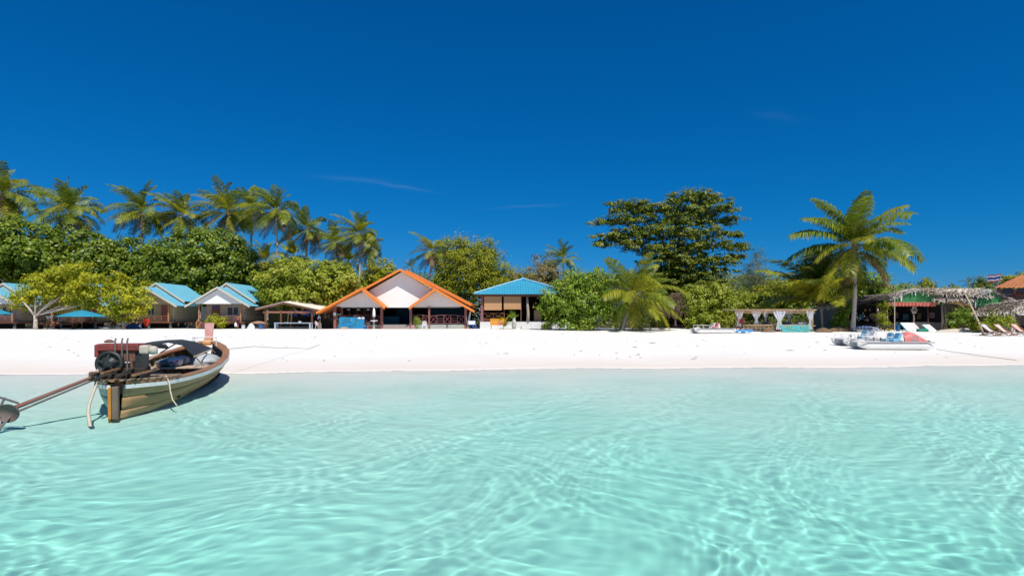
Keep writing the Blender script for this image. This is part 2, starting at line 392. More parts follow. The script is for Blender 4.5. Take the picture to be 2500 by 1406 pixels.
# stern post, stern deck
m = MB(); m.beam((.02, -.05, -.62), (.02, -.10, .68), .12, .12); m.build('stern_post', M['wood_grey'], boat, bevel=.02)
m = MB(); m.beam((-.085, -.03, -.55), (-.085, -.08, .66), .06, .10); m.build('stern_trim', M['orangewood'], boat, bevel=.01)
m = MB()
for i in range(9):
    y0 = .05 + i * .19; w = hb(min(1, (y0 + .1) / BL)) + .09
    MB().box((0, y0 + .09, sheer(y0 / BL) + .075 + random.uniform(-.008, .008)), (2 * w - random.uniform(0, .08), .165, .03)).build('deck_plank', mat('deck_plank_wood', (.36, .26, .17), (.13, .095, .07), .75, 6, .2, .3, amt=.8), boat)
# sole boards, frames and slatted floor panel
q = MB()
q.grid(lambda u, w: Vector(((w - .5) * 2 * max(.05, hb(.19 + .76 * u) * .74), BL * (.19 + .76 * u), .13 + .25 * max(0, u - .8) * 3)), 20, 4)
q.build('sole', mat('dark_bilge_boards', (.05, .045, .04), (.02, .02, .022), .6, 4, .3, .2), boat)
for i in range(15):
    s = .24 + i * .048
    for side in (1, -1):
        q = MB(); pts = [hull(s, .30 + .66 * j / 5, side, .06) for j in range(6)]
        for a, b in zip(pts[:-1], pts[1:]): q.beam(a, b, .06, .10)
        q.build('frame_rib', M['palewood'] if (s > .6 or side < 0) else M['wood'], boat)
def SL(px, py, z):
    d = (EYE - z) * F / (py - HZ); return W2B(P(px, py, d))
for i in range(9):                                    # slatted panel
    y = 3.05 + i * .36
    MB().beam((-.95 + .02 * i, y, .50), (.10, y - .05, .24), .10, .035).build('floor_slat', M['palewood'], boat)
MB().beam((.12, 2.9, .25), (.12, 6.1, .27), .05, .10).build('slat_rail', M['palewood'], boat)
MB().box((-.02, 6.4, .58), (1.9, .78, .05)).build('thwart', M['palewood'], boat, bevel=.01)
MB().box((-.02, 8.3, .70), (1.6, .5, .05)).build('thwart', M['palewood'], boat, bevel=.01)
MB().box((.0, 2.15, .40), (1.5, .06, .56)).build('bulkhead', M['black'], boat)
# prow
m = MB(); pb = BP(502, 836, 21.8); pt = BP(503, 788, 21.9)
m.prism([(-.12, pb.y, pb.z - .1), (.10, pb.y, pb.z - .1), (.17, pt.y + .05, pt.z), (-.17, pt.y + .05, pt.z - .02)], (0, .07, 0)); m.build('prow_post', M['pinkpaint'], boat, bevel=.015)
m = MB(); m.prism([(-.16, BL - .62, 1.12), (.16, BL - .62, 1.12), (.13, BL - .5, 1.34), (-.13, BL - .5, 1.34)], (0, .5, .06)); m.build('prow_block', M['orangewood'], boat, bevel=.02)
for zz in (1.30, 1.44):
    m = MB(); m.tube([(-.38, BL - 1.0, zz), (-.36, BL - .75, zz), (.36, BL - .75, zz), (.40, BL - 1.0, zz)], .018, 6); m.build('bow_rail', M['whitepaint'], boat)
for (x, y) in ((-.38, BL - 1.0), (.40, BL - 1.0), (-.36, BL - .75), (.36, BL - .75)):
    m = MB(); m.tube([(x, y, 1.02), (x, y, 1.45)], .018, 6); m.build('rail_post', M['whitepaint'], boat)
# engine: horizontal single-cylinder diesel on a pivot stand
eng_c = BP(292, 853, 13.0)
ez = -BTH + R(9)
erot = Matrix.Rotation(ez, 3, 'Z')
def E(x, y, z): return eng_c + erot @ Vector((x, y, z))
m = MB(); m.box(E(.04, 0, .055), (.88, .42, .165), erot); eng = m.build('engine', M['redmetal'], boat, bevel=.03)
m = MB(); m.box(E(.02, .02, -.15), (.74, .36, .25), erot); m.build('crankcase', M['rust'], eng, bevel=.02)
m = MB(); m.box(E(-.38, -.0, -.02), (.08, .44, .28), erot); m.build('radiator', M['redmetal'], eng, bevel=.02)
m = MB(); m.lathe((0, 0, 0), [(.05, -.09), (.11, -.085), (.11, -.02), (.22, -.02), (.22, -.06), (.28, -.06), (.285, .05), (.21, .05), (.22, .01), (.04, .01)], 28, 'Y')
m.v = [tuple(E(-.07, -.27, -.30) + erot @ Vector(v)) for v in m.v]; m.build('flywheel', M['iron'], eng, True)
for i in range(5):
    a = 2 * math.pi * i / 5 + .3; m = MB(); c0 = E(-.07, -.345, -.30)
    m.beam(c0 + erot @ Vector((math.cos(a) * .09, 0, math.sin(a) * .09)), c0 + erot @ Vector((math.cos(a) * .21, .03, math.sin(a) * .21)), .05, .04); m.build('spoke', M['iron'], eng)
m = MB(); m.box(E(.57, -.05, -.0), (.20, .26, .20), erot); m.build('air_filter', M['cream_metal'], eng, bevel=.04)
m = MB(); m.lathe(E(.73, -.05, -.02), [(.02, -.10), (.09, -.08), (.10, .06), (.03, .10)], 12); m.build('fuel_cup', M['cream_metal'], eng, True)
m = MB(); m.lathe(E(-.22, 0, .16), [(.09, 0), (.10, .03), (.05, .06), (.03, .07)], 12); m.build('tank_cap', M['rust'], eng, True)
for x in (.02, .16, .27):
    m = MB(); m.tube([E(x, -.23, -.62), E(x, -.235, .20), E(x, -.2, .26)], .018, 6); m.build('clamp_rod', M['steel'], eng)
m = MB(); m.tube([E(.33, -.2, -.1), E(.36, -.22, -.5), E(.2, -.25, -.62), E(-.25, -.3, -.68)], .03, 7); m.build('exhaust_pipe', M['rust'], eng)
m = MB(); m.box(E(.12, .05, -.43), (.62, .34, .22), erot); m.box(E(.42, .05, -.33), (.2, .36, .5), erot); m.tube([E(.2, .05, -.5), E(.22, .05, -.95)], .07, 8); m.box(E(.1, .0, -.62), (.9, .42, .1), erot)
m.build('engine_stand', M['iron'], boat)
for i in range(7):
    x0 = random.uniform(-.55, -.1); a = Vector((random.uniform(-.5, .3), random.uniform(-.25, .15), .80 + .03 * i)); b = a + Vector((random.uniform(-.2, .3), random.uniform(1.1, 1.7), random.uniform(.0, .14)))
    MB().beam(a, b, .06, .035).build('loose_batten', M['darkwood'] if i % 3 else M['varnish'], boat)
m = MB(); m.box((-.10, .75, .86), (.95, .8, .09)); m.box((.05, .95, .95), (.6, .5, .12)); m.build('engine_bed', M['darkwood'], boat, bevel=.02)
# propeller shaft swung clear of the water
s0 = BP(286, 905, 12.95); s1 = BP(232, 918, 12.45); s2 = BP(38, 994, 11.15); s3 = BP(20, 1008, 11.0)
m = MB(); m.tube([s0, s1, s2], [.035, .035, .045], 8); m.build('drive_shaft', mat('red_brown_shaft', (.24, .075, .06), (.2, .13, .1), .6, 6, .4, .1), boat)
up = Vector((0, 0, 1))
m = MB(); m.tube([s1 - up * .07, s1.lerp(s2, .4) - up * .085, s1.lerp(s2, .95) - up * .10], .022, 7); m.build('support_tube', M['steel'], boat)
m = MB(); m.box(s1 + up * .0, (.2, .16, .2)); m.build('shaft_bearing', M['rust'], boat, bevel=.02)
m = MB()
fw = W2B(P(10, 1010, 10.9)) - W2B(P(40, 1004, 11.15))
axis = (s2 - s1).normalized(); wv_ = (W2B((0, 0, EYE)) - s3).normalized()
e1 = axis; nrm = (wv_ - e1 * wv_.dot(e1)).normalized(); e2 = nrm.cross(e1)
camx = W2B(BO + Vector((1, 0, 0)));  camz = Vector((0, 0, 1)); camy = camx.cross(camz)
n = 24; vs_ = []; fs = []
for (rr, off) in ((1, .02), (1.04, -.01), (.92, -.05), (.45, -.085), (.05, -.10)):
    for j in range(n):
        a = 2 * math.pi * j / n; vs_.append(s3 + camx * (.225 * rr * math.cos(a)) + camz * (.175 * rr * math.sin(a)) + camy * off + axis * (.02))
for i in range(4):
    for j in range(n): fs.append((i * n + j, i * n + (j + 1) % n, (i + 1) * n + (j + 1) % n, (i + 1) * n + j))
fs += [tuple(range(n)), tuple((4 * n) + j for j in range(n))]
m.add(vs_, fs); m.build('propeller_guard', M['brownmetal'], boat, True)
for (a, b) in (((46, 984, 11.2), (-25, 962, 10.9)), ((12, 970, 11.05), (-3, 1000, 11.0)), ((42, 995, 11.1), (-12, 1060, 10.7)), ((8, 1028, 10.95), (-22, 1072, 10.6))):
    m = MB(); m.tube([BP(*a), BP(*b)], .022, 7); m.build('guard_strut', M['steel'], boat)
for i in range(3):
    a = 2.1 * i + .4; m = MB(); c0 = BP(-12, 1024, 10.85)
    m.prism([c0, c0 + camx * (.11 * math.cos(a - .4)) + camz * .11 * math.sin(a - .4), c0 + camx * (.16 * math.cos(a)) + camz * .16 * math.sin(a), c0 + camx * (.11 * math.cos(a + .4)) + camz * .11 * math.sin(a + .4)], camy * .015); m.build('propeller_blade', M['steel'], boat)
# canopy: canvas thrown over a ridge pole
ridge = [BP(338, 842, 15.5), BP(375, 835, 16.5), BP(410, 831, 17.5), BP(445, 829, 18.7), BP(475, 834, 19.9), BP(505, 845, 20.8), BP(519, 852, 21.1)]
lo_ = [BP(352, 845, 15.7), BP(378, 841, 16.2), BP(412, 836, 17.0), BP(446, 843, 17.9), BP(458, 856, 18.4), BP(474, 870, 18.8), BP(516, 853, 20.8)]
hi_ = [BP(330, 846, 16.1), BP(372, 838, 17.2), BP(408, 834, 18.3), BP(440, 833, 19.8), BP(470, 838, 21.1), BP(498, 846, 21.7), BP(514, 851, 21.5)]
m = MB(); vs_ = []
for a, b, c in zip(hi_, ridge, lo_):
    vs_ += [a, a.lerp(b, .5) + up * .03, b, b.lerp(c, .5) + up * .02, c]
m.add(vs_, [(i * 5 + j, i * 5 + j + 1, (i + 1) * 5 + j + 1, (i + 1) * 5 + j) for i in range(6) for j in range(4)])
can = m.build('canopy', M['tarp'], boat, solid=.015)
m = MB(); m.tube([r_ - up * .03 for r_ in ridge], .022, 6); m.build('ridge_pole', M['palewood'], can)
m = MB(); m.tube([BP(350, 842, 15), BP(385, 842, 15.4), BP(408, 848, 15.8), BP(402, 840, 16)], [.05, .09, .04, .02], 7); m.tube([BP(378, 846, 15.5), BP(379, 858, 15.5)], .025, 6); m.build('rolled_flap', M['tarp'], can)
for a, b in ((ridge[0], Vector((-.6, 2.6, .7))), (ridge[3], Vector((-1.05, 5.8, .75))), (BP(474, 868, 17.9), Vector((.55, 6.3, .6))), (BP(516, 853, 20), Vector((.5, 8.6, .9)))):
    m = MB(); m.tube([a, b], .02, 6); m.build('canopy_pole', M['palewood'], boat)
m = MB(); m.tube([BP(474, 871, 17.9), BP(516, 853, 19.9)], .022, 6); m.build('canopy_edge_pole', M['palewood'], can)

def bag(name, label, c, sx, sy, sz, m_, print_=None, seed=1, cat='bag', parent_rot=BTH):
    rg = random.Random(seed); wp = BO + Matrix.Rotation(BTH, 3, 'Z') @ Vector(c)
    q = MB(); nu, nv = 12, 8; vs_ = []
    for j in range(nv + 1):
        t = j / nv
        for i in range(nu):
            a = 2 * math.pi * i / nu; r = (1 - abs(2 * t - .9) ** 3 * .55) * (1 + rg.uniform(-.1, .1))
            vs_.append((sx * r * math.copysign(abs(math.cos(a)) ** .7, math.cos(a)), sy * r * math.copysign(abs(math.sin(a)) ** .7, math.sin(a)), sz * t))
    fs = [(j * nu + i, j * nu + (i + 1) % nu, (j + 1) * nu + (i + 1) % nu, (j + 1) * nu + i) for j in range(nv) for i in range(nu)] + [tuple(reversed(range(nu))), tuple(nv * nu + i for i in range(nu))]
    q.add(vs_, fs)
    e = thing(name, label, cat, wp, BTH); b = q.build('bag_body', m_, e, True)
    if print_:
        for (x, z, w, h) in ((-.05, .35, .05, .22), (.02, .3, .12, .06), (.05, .5, .05, .14), (-.0, .2, .10, .06)):
            MB().box((x * sx * 8, -sy * 1.02, sz * (z + .05)), (w * sx * 6, .01, h * sz)).build('red_mark', print_, e)
    return e
bag('plastic_bag', 'white plastic bag with red print lying nearer the engine on the boat bench', SL(428, 893, .62) * 1, .21, .15, .30, M['bagwhite'], M['bagred'], 3)
bag('plastic_bag', 'white plastic bag with red print nearer the bow on the boat bench', SL(447, 889, .62), .21, .15, .30, M['bagwhite'], M['bagred'], 4)
tl = bag('plastic_sheet', 'crumpled whitish plastic sheet stuffed into the bow of the wooden boat', Vector((.34, 7.75, .42)), .46, .75, .50, mat('milky_plastic_sheet', (.60, .62, .60), (.42, .45, .46), .4, 5, .4, .5, trans=.15), None, 8, 'plastic sheet')
bag('jerry_can', 'light blue plastic can standing behind the boat bench near the rail', SL(482, 910, .30), .10, .12, .34, M['bluecan'], None, 9, 'can')
bag('sheet_bundle', 'pale grey bundle lying under the black canvas toward the bow', Vector((-.62, 7.0, .62)), .30, .75, .22, mat('grey_bundle', (.30, .30, .29), (.2, .21, .21), .5, 5, .3, .4), None, 12, 'bundle')
def rope(name, label, pts, r, m_, n=6):
    c = sum((Vector(p) for p in pts), Vector()) / len(pts)
    q = MB(); q.tube([Vector(p) - c for p in pts], r, n)
    o = q.build(name, m_, None, True); o.location = c
    return tag(o, label, 'rope')
rope('stern_rope', 'thick pale rope hanging from the boat stern into the water', [P(238, 903, 12.55), P(237, 918, 12.35), P(233, 945, 12.2), P(225, 965, 12.0), P(217, 990, 11.8), P(215, 1010, 11.6), P(219, 1035, 11.4), P(222, 1052, 11.2)], [.03] * 5 + [.036] * 3, M['rope'])
rope('side_rope', 'thin pale rope hanging from the boat side near its middle', [P(405, 917, 13.4), P(413, 932, 13.3), P(416, 955, 13.25), P(421, 975, 13.2), P(432, 990, 13.1)], .016, M['rope'])
pe = G(780, 38); e0 = P(548, 853, 21.0)
pm = [e0.lerp(pe, t) for t in (0, .2, .4, .6, .8, .93, 1)]
zz = [e0.z, .85, .58, None, None, None, None]
pm = [Vector((p.x, p.y, z if z is not None else gz(p.x, p.y) + .03)) for p, z in zip(pm, [e0.z, .95, .72, .55, None, None, None])]
rope('mooring_rope', 'thin grey mooring rope running from the boat bow across the white sand', pm, .011, M['rope_dark'], 5)
pm = [G(2286, 36) + Vector((0, 0, .02)), G(2330, 33.5) + Vector((0, 0, .05)), G(2400, 30.5) + Vector((0, 0, .06)), G(2482, 28.6) + Vector((0, 0, .02))]
rope('beach_rope', 'thin dark rope lying on the sand right of the pedal boats', pm, .012, M['rope_dark'], 5)

# ------------------------------------------------------------------ vegetation
L_DARK = leafmat('glossy_dark_leaves', (.06, .105, .005), (.16, .24, .010), (.33, .38, .04), .45, .30, .4)
L_YEL = leafmat('yellow_green_leaves', (.17, .225, .010), (.40, .42, .016), (.64, .54, .03), .5, .36, .3)
L_LIME = leafmat('lime_green_leaves', (.14, .21, .012), (.32, .37, .025), (.50, .50, .08), .48, .36, .3)
L_MID = leafmat('mid_green_leaves', (.11, .17, .008), (.30, .33, .016), (.50, .45, .03), .55, .34, .25)
L_TERM = leafmat('bronze_green_leaves', (.06, .105, .008), (.16, .22, .014), (.37, .32, .04), .45, .30, .35)
L_FRESH = leafmat('fresh_green_leaves', (.09, .18, .010), (.23, .35, .022), (.44, .49, .07), .45, .36, .35)
L_GREY = leafmat('grey_green_needles', (.09, .125, .055), (.17, .21, .09), (.27, .29, .13), .6, .3, .2)
L_DRY = leafmat('dry_scrub_leaves', (.16, .15, .035), (.29, .24, .08), (.42, .33, .15), .6, .3, .2)
L_FAR = leafmat('distant_tree_leaves', (.07, .115, .018), (.15, .20, .03), (.27, .29, .05), .6, .28, .2)
F_GREEN = leafmat('palm_green', (.09, .15, .012), (.20, .265, .02), (.36, .39, .04), .4, .36, .4)
F_YEL = leafmat('palm_yellow_green', (.17, .215, .012), (.33, .345, .020), (.52, .47, .04), .42, .38, .4)
F_DARK = leafmat('palm_dark_green', (.055, .09, .014), (.115, .155, .02), (.21, .23, .03), .4, .34, .4)
F_DRY = leafmat('palm_dry_brown', (.20, .12, .05), (.32, .20, .085), (.44, .30, .14), .6, .3, .2)
BARK = mat('grey_bark', (.24, .20, .16), (.13, .11, .09), .85, 5, .1, .5)
BARK_W = mat('white_bark', (.62, .56, .48), (.44, .36, .30), .8, 5, .15, .3)
BARK_P = mat('palm_bark', (.58, .52, .45), (.38, .32, .27), .85, 3, .1, .5, stretch=(1, 1, 6))
BARK_D = mat('dark_bark', (.10, .08, .06), (.05, .04, .03), .85, 5, .1, .5)
PETIOLE = mat('palm_midrib', (.42, .30, .06), (.30, .25, .06), .5, 3, .3)

def unit(v): return v / (np.linalg.norm(v, axis=-1, keepdims=True) + 1e-9)
def leaf_quads(c, nrm, size, rng, aspect=.55, droop=.25):
    """one folded four-cornered leaf per centre"""
    n = len(c); t = rng.normal(size=(n, 3)); t[:, 2] -= droop
    t = unit(t - nrm * np.sum(t * nrm, 1, keepdims=True)); b = np.cross(nrm, t)
    s = size[:, None]
    v = np.stack([c - t * s * .5, c + b * s * aspect * .5 + nrm * s * .10, c + t * s * .5 - nrm * s * .06, c - b * s * aspect * .5 + nrm * s * .10], 1)
    return v.reshape(-1, 3), np.arange(4 * n).reshape(n, 4)
def crown_pts(blobs, n, leaf, rng, clump=.75, per=52, up=.5, shell=(.74, 1.04), inner=.10, rough=.2, flat=.75):
    blobs = np.array(blobs, float)
    area = (blobs[:, 3] * blobs[:, 4] * blobs[:, 5]) ** (2 / 3)
    nc = max(3, n // per)
    bi = rng.choice(len(blobs), nc, p=area / area.sum()); B = blobs[bi]
    d = unit(rng.normal(size=(nc, 3)))
    r = rng.uniform(*shell, size=(nc, 1)) * (1 + rough * np.sin(d[:, :1] * 7 + B[:, :1]) * np.cos(d[:, 2:] * 6 + d[:, 1:2] * 5))
    cc = B[:, :3] + d * r * B[:, 3:]
    dirs = unit(d / B[:, 3:] * B[:, 3:].max(1, keepdims=True))
    k = rng.randint(int(per * .5), int(per * 1.5), nc)
    idx = np.repeat(np.arange(nc), k); m = len(idx)
    cs = clump * rng.uniform(.6, 1.3, nc)
    off = rng.normal(size=(m, 3)) * cs[idx][:, None] * np.array([.55, .55, .55 * flat])
    off += dirs[idx] * np.abs(rng.normal(size=(m, 1))) * .25 * cs[idx][:, None]
    c = cc[idx] + off
    nr = unit(dirs[idx] * .35 + np.array([.08, -.18, up]) + off / (cs[idx][:, None] + 1e-6) * .75 + rng.normal(size=(m, 3)) * .30)
    sz = leaf * rng.uniform(.65, 1.35, m)
    q = int(m * inner)
    if q:
        bi = rng.choice(len(blobs), q, p=area / area.sum()); B = blobs[bi]
        d = unit(rng.normal(size=(q, 3))); ci = B[:, :3] + d * rng.uniform(.15, .72, size=(q, 1)) * B[:, 3:]
        c = np.concatenate([c, ci]); nr = np.concatenate([nr, unit(rng.normal(size=(q, 3)))]); sz = np.concatenate([sz, leaf * rng.uniform(1.4, 2.2, q)])
    return c, nr, sz
def blob_px(px, py, rx, ry, d, base, depth=.8, dd=0):
    k = (d + dd) / F
    return (PX(px, d + dd) - base[0], d + dd - base[1], PZ(py, d + dd) - base[2], rx * k, rx * k * depth, ry * k)
def crown_obj(blobs, n, leaf, m_, parent, seed, kind=None, name='crown', aspect=.55, **kw):
    rng = np.random.RandomState(seed)
    c, nr, sz = crown_pts(blobs, n, leaf, rng, **kw)
    v, f = leaf_quads(c, nr, sz, rng, aspect)
    return link(name, np_mesh(name, v, f, m_), parent, kind)
def tree(name, label, base_px, d, blobs, n, leaf, lm, bark=None, trunk_r=.18, seed=1, group=None, cat='tree', fork=1.2, stems=1, limb_n=6, depth=.8, limb_r=None, lean=0, wob=.12, axis=None, arms=(), **kw):
    b = G(base_px, d); rg = random.Random(seed)
    t = thing(name, label, cat, b, 0, group)
    if lm is L_DARK: blobs = [(q[0], q[1] + q[3] * .05, q[2] * .93, q[3] * .92) + tuple(q[4:]) for q in blobs]
    bl = [blob_px(*q[:4], d, b, depth, q[4] if len(q) > 4 else 0) for q in blobs]
    bark = bark or BARK; m = MB()
    big = sorted(bl, key=lambda q: -q[3] * q[5])[:limb_n]
    for sidx in range(stems):
        x0 = (sidx - (stems - 1) / 2) * .5; f = Vector((x0 + lean, rg.uniform(-.2, .2), fork))
        m.tube([(x0, 0, -.2), (x0 + lean * .3 + rg.uniform(-.08, .08), 0, fork * .5), f], [trunk_r * 1.25, trunk_r, trunk_r * .9], 8)
        for i, q in enumerate(big):
            if i % stems != sidx: continue
            e = Vector(q[:3]) + Vector((0, 0, -q[5] * .1)); r0 = limb_r or trunk_r * .55
            if axis: ax = Vector(axis); f = ax * max(.25, min(.97, (e.z - .30 * math.hypot(e.x - ax.x * .6, e.y)) / ax.z))
            mid = f.lerp(e, .5) + Vector((rg.uniform(-1, 1), rg.uniform(-1, 1), rg.uniform(.0, 1))) * (e - f).length * wob
            m.tube([f, mid, e], [r0, r0 * .65, r0 * .25], 6)
    for (ax_, ay_) in arms:
        e = P(ax_, ay_, d - .3) - b; m.tube([(0, 0, fork - .1), Vector((0, 0, fork)).lerp(e, .55) + Vector((0, 0, .06)), e], [trunk_r * .6, trunk_r * .5, trunk_r * .28], 7)
    if axis: m.tube([(0, 0, 0), Vector(axis) * .5 + Vector((.3, 0, 0)), Vector(axis)], [trunk_r, trunk_r * .7, trunk_r * .2], 8)
    m.build('trunk', bark, t, True)
    crown_obj(bl, n, leaf, lm, t, seed, **kw)
    return t

# ---- coconut palms: trunk, fronds one by one, a cluster of nuts
NUT = mat('coconut_husk', (.35, .20, .05), (.22, .16, .04), .6, 6, .3)
def frond(L, az, el, drop, seed, wind=(0, 0, 0), width=.8, hang=.5, nl=44):
    """one feathered leaf: arching midrib and drooping leaflets; returns verts and faces"""
    rng = np.random.RandomState(seed)
    ns = 14; s = np.linspace(0, 1, ns)
    ang = el - drop * s ** 1.35
    dx = np.cos(ang) * L / ns; dz = np.sin(ang) * L / ns
    x = np.concatenate([[0], np.cumsum(dx)[:-1]]); z = np.concatenate([[0], np.cumsum(dz)[:-1]])
    ca, sa = math.cos(az), math.sin(az)
    pts = np.stack([x * ca, x * sa, z], 1) + np.outer(s ** 1.7, np.array(wind)) * L * .55
    T = unit(np.gradient(pts, axis=0)); side = unit(np.cross(T, np.array([0, 0, 1.0]) + 1e-3)); upv = np.cross(side, T)
    roll = rng.uniform(-.5, .5)
    side, upv = side * math.cos(roll) + upv * math.sin(roll), upv * math.cos(roll) - side * math.sin(roll)
    V = []; Fc = []
    w = np.interp(s, [0, .2, 1], [.055, .035, .006]) * (L / 5)
    for i in range(ns):
        V += [pts[i] + side[i] * w[i], pts[i] - side[i] * w[i], pts[i] + upv[i] * w[i] * .6]
    rib_f = []
    for i in range(ns - 1):
        a = 3 * i; rib_f += [(a, a + 3, a + 5, a + 2), (a + 1, a + 2, a + 5, a + 4), (a, a + 1, a + 4, a + 3)]
    rib = (np.array(V), np.array(rib_f))
    u = np.concatenate([np.linspace(.16, .99, nl)] * 2) + rng.uniform(-.006, .006, 2 * nl); sg = np.repeat([1, -1], nl)[:, None]
    u = np.clip(u, 0, 1)
    pi = np.stack([np.interp(u, s, pts[:, k]) for k in range(3)], 1); Ti = unit(np.stack([np.interp(u, s, T[:, k]) for k in range(3)], 1))
    Si = unit(np.stack([np.interp(u, s, side[:, k]) for k in range(3)], 1)); Ui = np.cross(Si, Ti)
    ln = width * L * .34 * np.interp(u, [.1, .3, .7, 1], [.55, 1, .85, .35]) * rng.uniform(.85, 1.1, 2 * nl)
    dr = Si * sg * .85 + Ti * .55 + Ui * .18
    dr = unit(dr + rng.normal(size=dr.shape) * .07)
    ln = ln[:, None]; dn = np.array([0, 0, -1.0]); wd = np.array(wind) * .5
    mid = pi + dr * ln * .5 + dn * ln * hang * .12
    tip = pi + dr * ln * (1 - hang * .25) + dn * ln * hang * .62 + wd * ln
    wv = unit(Ti + 1e-6) * (.030 * L / 5 * 1.6)
    q = np.stack([pi - wv * .6, pi + wv * .6, mid + wv, mid - wv, tip], 1)
    nq = len(q); base = np.arange(nq)[:, None] * 5
    f4 = base + np.array([0, 1, 2, 3]); f3 = base + np.array([3, 2, 4])
    return rib, q.reshape(-1, 3), f4, f3
def frond_obj(parent, origin, m_, *a, **kw):
    rib, v, f4, f3 = frond(*a, **kw)
    nv = len(v)
    allv = np.concatenate([v, rib[0]]) + np.array(origin)
    rf = rib[1] + nv
    me = bpy.data.meshes.new('frond')
    lp = np.concatenate([f4.ravel(), f3.ravel(), rf.ravel()]).astype(np.int32)
    st = np.concatenate([np.arange(len(f4)) * 4, 4 * len(f4) + np.arange(len(f3)) * 3, 4 * len(f4) + 3 * len(f3) + np.arange(len(rf)) * 4]).astype(np.int32)
    me.vertices.add(len(allv)); me.vertices.foreach_set('co', allv.astype(np.float32).ravel())
    me.loops.add(len(lp)); me.loops.foreach_set('vertex_index', lp); me.polygons.add(len(st)); me.polygons.foreach_set('loop_start', st)
    me.materials.append(m_); me.materials.append(PETIOLE)
    mi = np.zeros(len(st), np.int32); mi[len(f4) + len(f3):] = 1; me.polygons.foreach_set('material_index', mi)
    me.update(calc_edges=True)
    return link('frond', me, parent)
def palm(label, cpx, cpy, d, Lpx, base_px=None, n=26, seed=1, wind=(-.45, 0, -.05), mix=.35, dry=.12, trunk_r=.17, base_d=None, dark=False, group='coconut palms behind the bungalows', nl=40, hang=.55, els=(88, -52), nuts=True, bend=.0):
    rg = random.Random(seed); b = G(base_px if base_px is not None else cpx, base_d or d)
    top = P(cpx, cpy, d) - b; L = Lpx * d / F
    t = thing('coconut_palm', label, 'palm tree', b, 0, group)
    m = MB(); q = []
    for i in range(13):
        u = i / 12; e = Vector((top.x * u ** 1.4 + bend * math.sin(math.pi * u), top.y * u, top.z * u - .15 * (1 - u)))
        q.append(e)
    m.tube(q, [trunk_r * (1.45 - .9 * min(1, i / 3) * .35 - .35 * i / 12) * (1 + .04 * (i % 2)) for i in range(13)], 9)
    m.build('trunk', BARK_P, t, True)
    n = int(n * 1.3)
    for i in range(n):
        f = (i + .5) / n
        az = i * 2.399963 + rg.uniform(-.55, .55)
        el = R(els[0] + (els[1] - els[0]) * f ** 1.05 + rg.uniform(-13, 13))
        drop = R(rg.uniform(38, 82) if el > R(55) else (rg.uniform(62, 95) if el > 0 else rg.uniform(35, 60)))
        w = rg.uniform(.6, 1.2); mm = F_DARK if dark else F_GREEN
        if f > 1 - dry: mm = F_DRY if not dark else F_YEL
        elif rg.random() < mix * (.4 + f): mm = F_YEL
        ll = L * rg.uniform(.78, 1.16) * (.94 + .1 * math.sin(math.pi * min(1, f * 1.2)))
        frond_obj(t, top, mm, ll, az, el, drop, seed * 100 + i, wind=[c * w for c in wind], hang=hang * rg.uniform(.7, 1.25), nl=nl)
    if nuts:
        for i in range(7):
            a = i * .9 + rg.random(); m = MB(); m.lathe((0, 0, 0), [(.02, -.15), (.10, -.09), (.13, .0), (.09, .10), (.02, .14)], 8)
            o = m.build('coconut', NUT, t, True); o.location = top + Vector((math.cos(a) * .30, math.sin(a) * .30, -.30 - .12 * (i % 2)))
    return t
LF = 'coconut palm rising behind the dark round trees, '
palm('coconut palm at the left edge of the photo, its crown cut by the frame', 10, 478, 90, 112, 6, 30, 1, trunk_r=.2)
palm('coconut palm with its crown low over the leftmost dark leafy tree', 172, 522, 88, 105, 176, 30, 2, trunk_r=.2)
palm('tall coconut palm left of a pair, above the dip between the dark leafy trees', 347, 520, 88, 88, 352, 28, 3)
palm('coconut palm just right of the dip between the dark leafy trees', 442, 528, 91, 84, 447, 28, 4, mix=.45)
palm('yellowish coconut palm directly above the largest round dark tree', 556, 520, 93, 92, 560, 28, 5, mix=.6)
palm('coconut palm half hidden between two yellowish palms', 614, 510, 99, 72, 612, 26, 6)
palm('tall yellowish coconut palm with a pale trunk showing, right of the largest dark tree', 674, 518, 81, 88, 680, 30, 7, mix=.55, trunk_r=.16)
palm('coconut palm with orange nuts above the lime green tree', 751, 562, 86, 78, 743, 26, 8, mix=.45, dry=.2, els=(85, -60))
palm('small coconut palm between the orange nut palm and the one with two trunks', 818, 592, 93, 66, 816, 24, 9, dry=.15)
palm('coconut palm with bright fronds above the right end of the lime green tree', 880, 572, 84, 72, 876, 26, 10, mix=.5)
palm('coconut palm half hidden behind the bright one at the right end of the row', 905, 606, 94, 60, 892, 24, 11)
palm('low coconut palm peeping out over the right shoulder of the largest dark tree', 650, 640, 97, 64, 652, 22, 12, mix=.5)
palm('low coconut palm in the gap under the orange nut palm', 716, 628, 100, 62, 716, 22, 13)
palm('low yellowish coconut palm behind the small palm', 850, 640, 99, 58, 850, 22, 14, mix=.6)
palm('windblown coconut palm leaning over the orange roofed restaurant', 1055, 615, 80, 62, 1044, 22, 15, wind=(-.42, 0, .0), mix=.35, dry=.2, els=(84, -60), trunk_r=.13)
palm('grey green coconut palm above the blue roofed restaurant', 1375, 632, 86, 58, 1378, 18, 16, mix=.15, dry=.05, els=(84, -25), trunk_r=.14)
palm('short leaning coconut palm with big arching fronds on the open sand', 1548, 724, 62, 122, 1519, 26, 17, wind=(.12, 0, -.02), mix=.5, dry=.04, trunk_r=.2, nl=48, hang=.75, els=(86, -62), base_d=62, group=None, nuts=False)
palm('tallest single coconut palm standing beside the thatched bar', 2084, 606, 62, 160, 2081, 30, 18, wind=(-.10, 0, -.02), mix=.35, dry=.08, trunk_r=.20, nl=56, hang=.7, group=None, bend=.25)
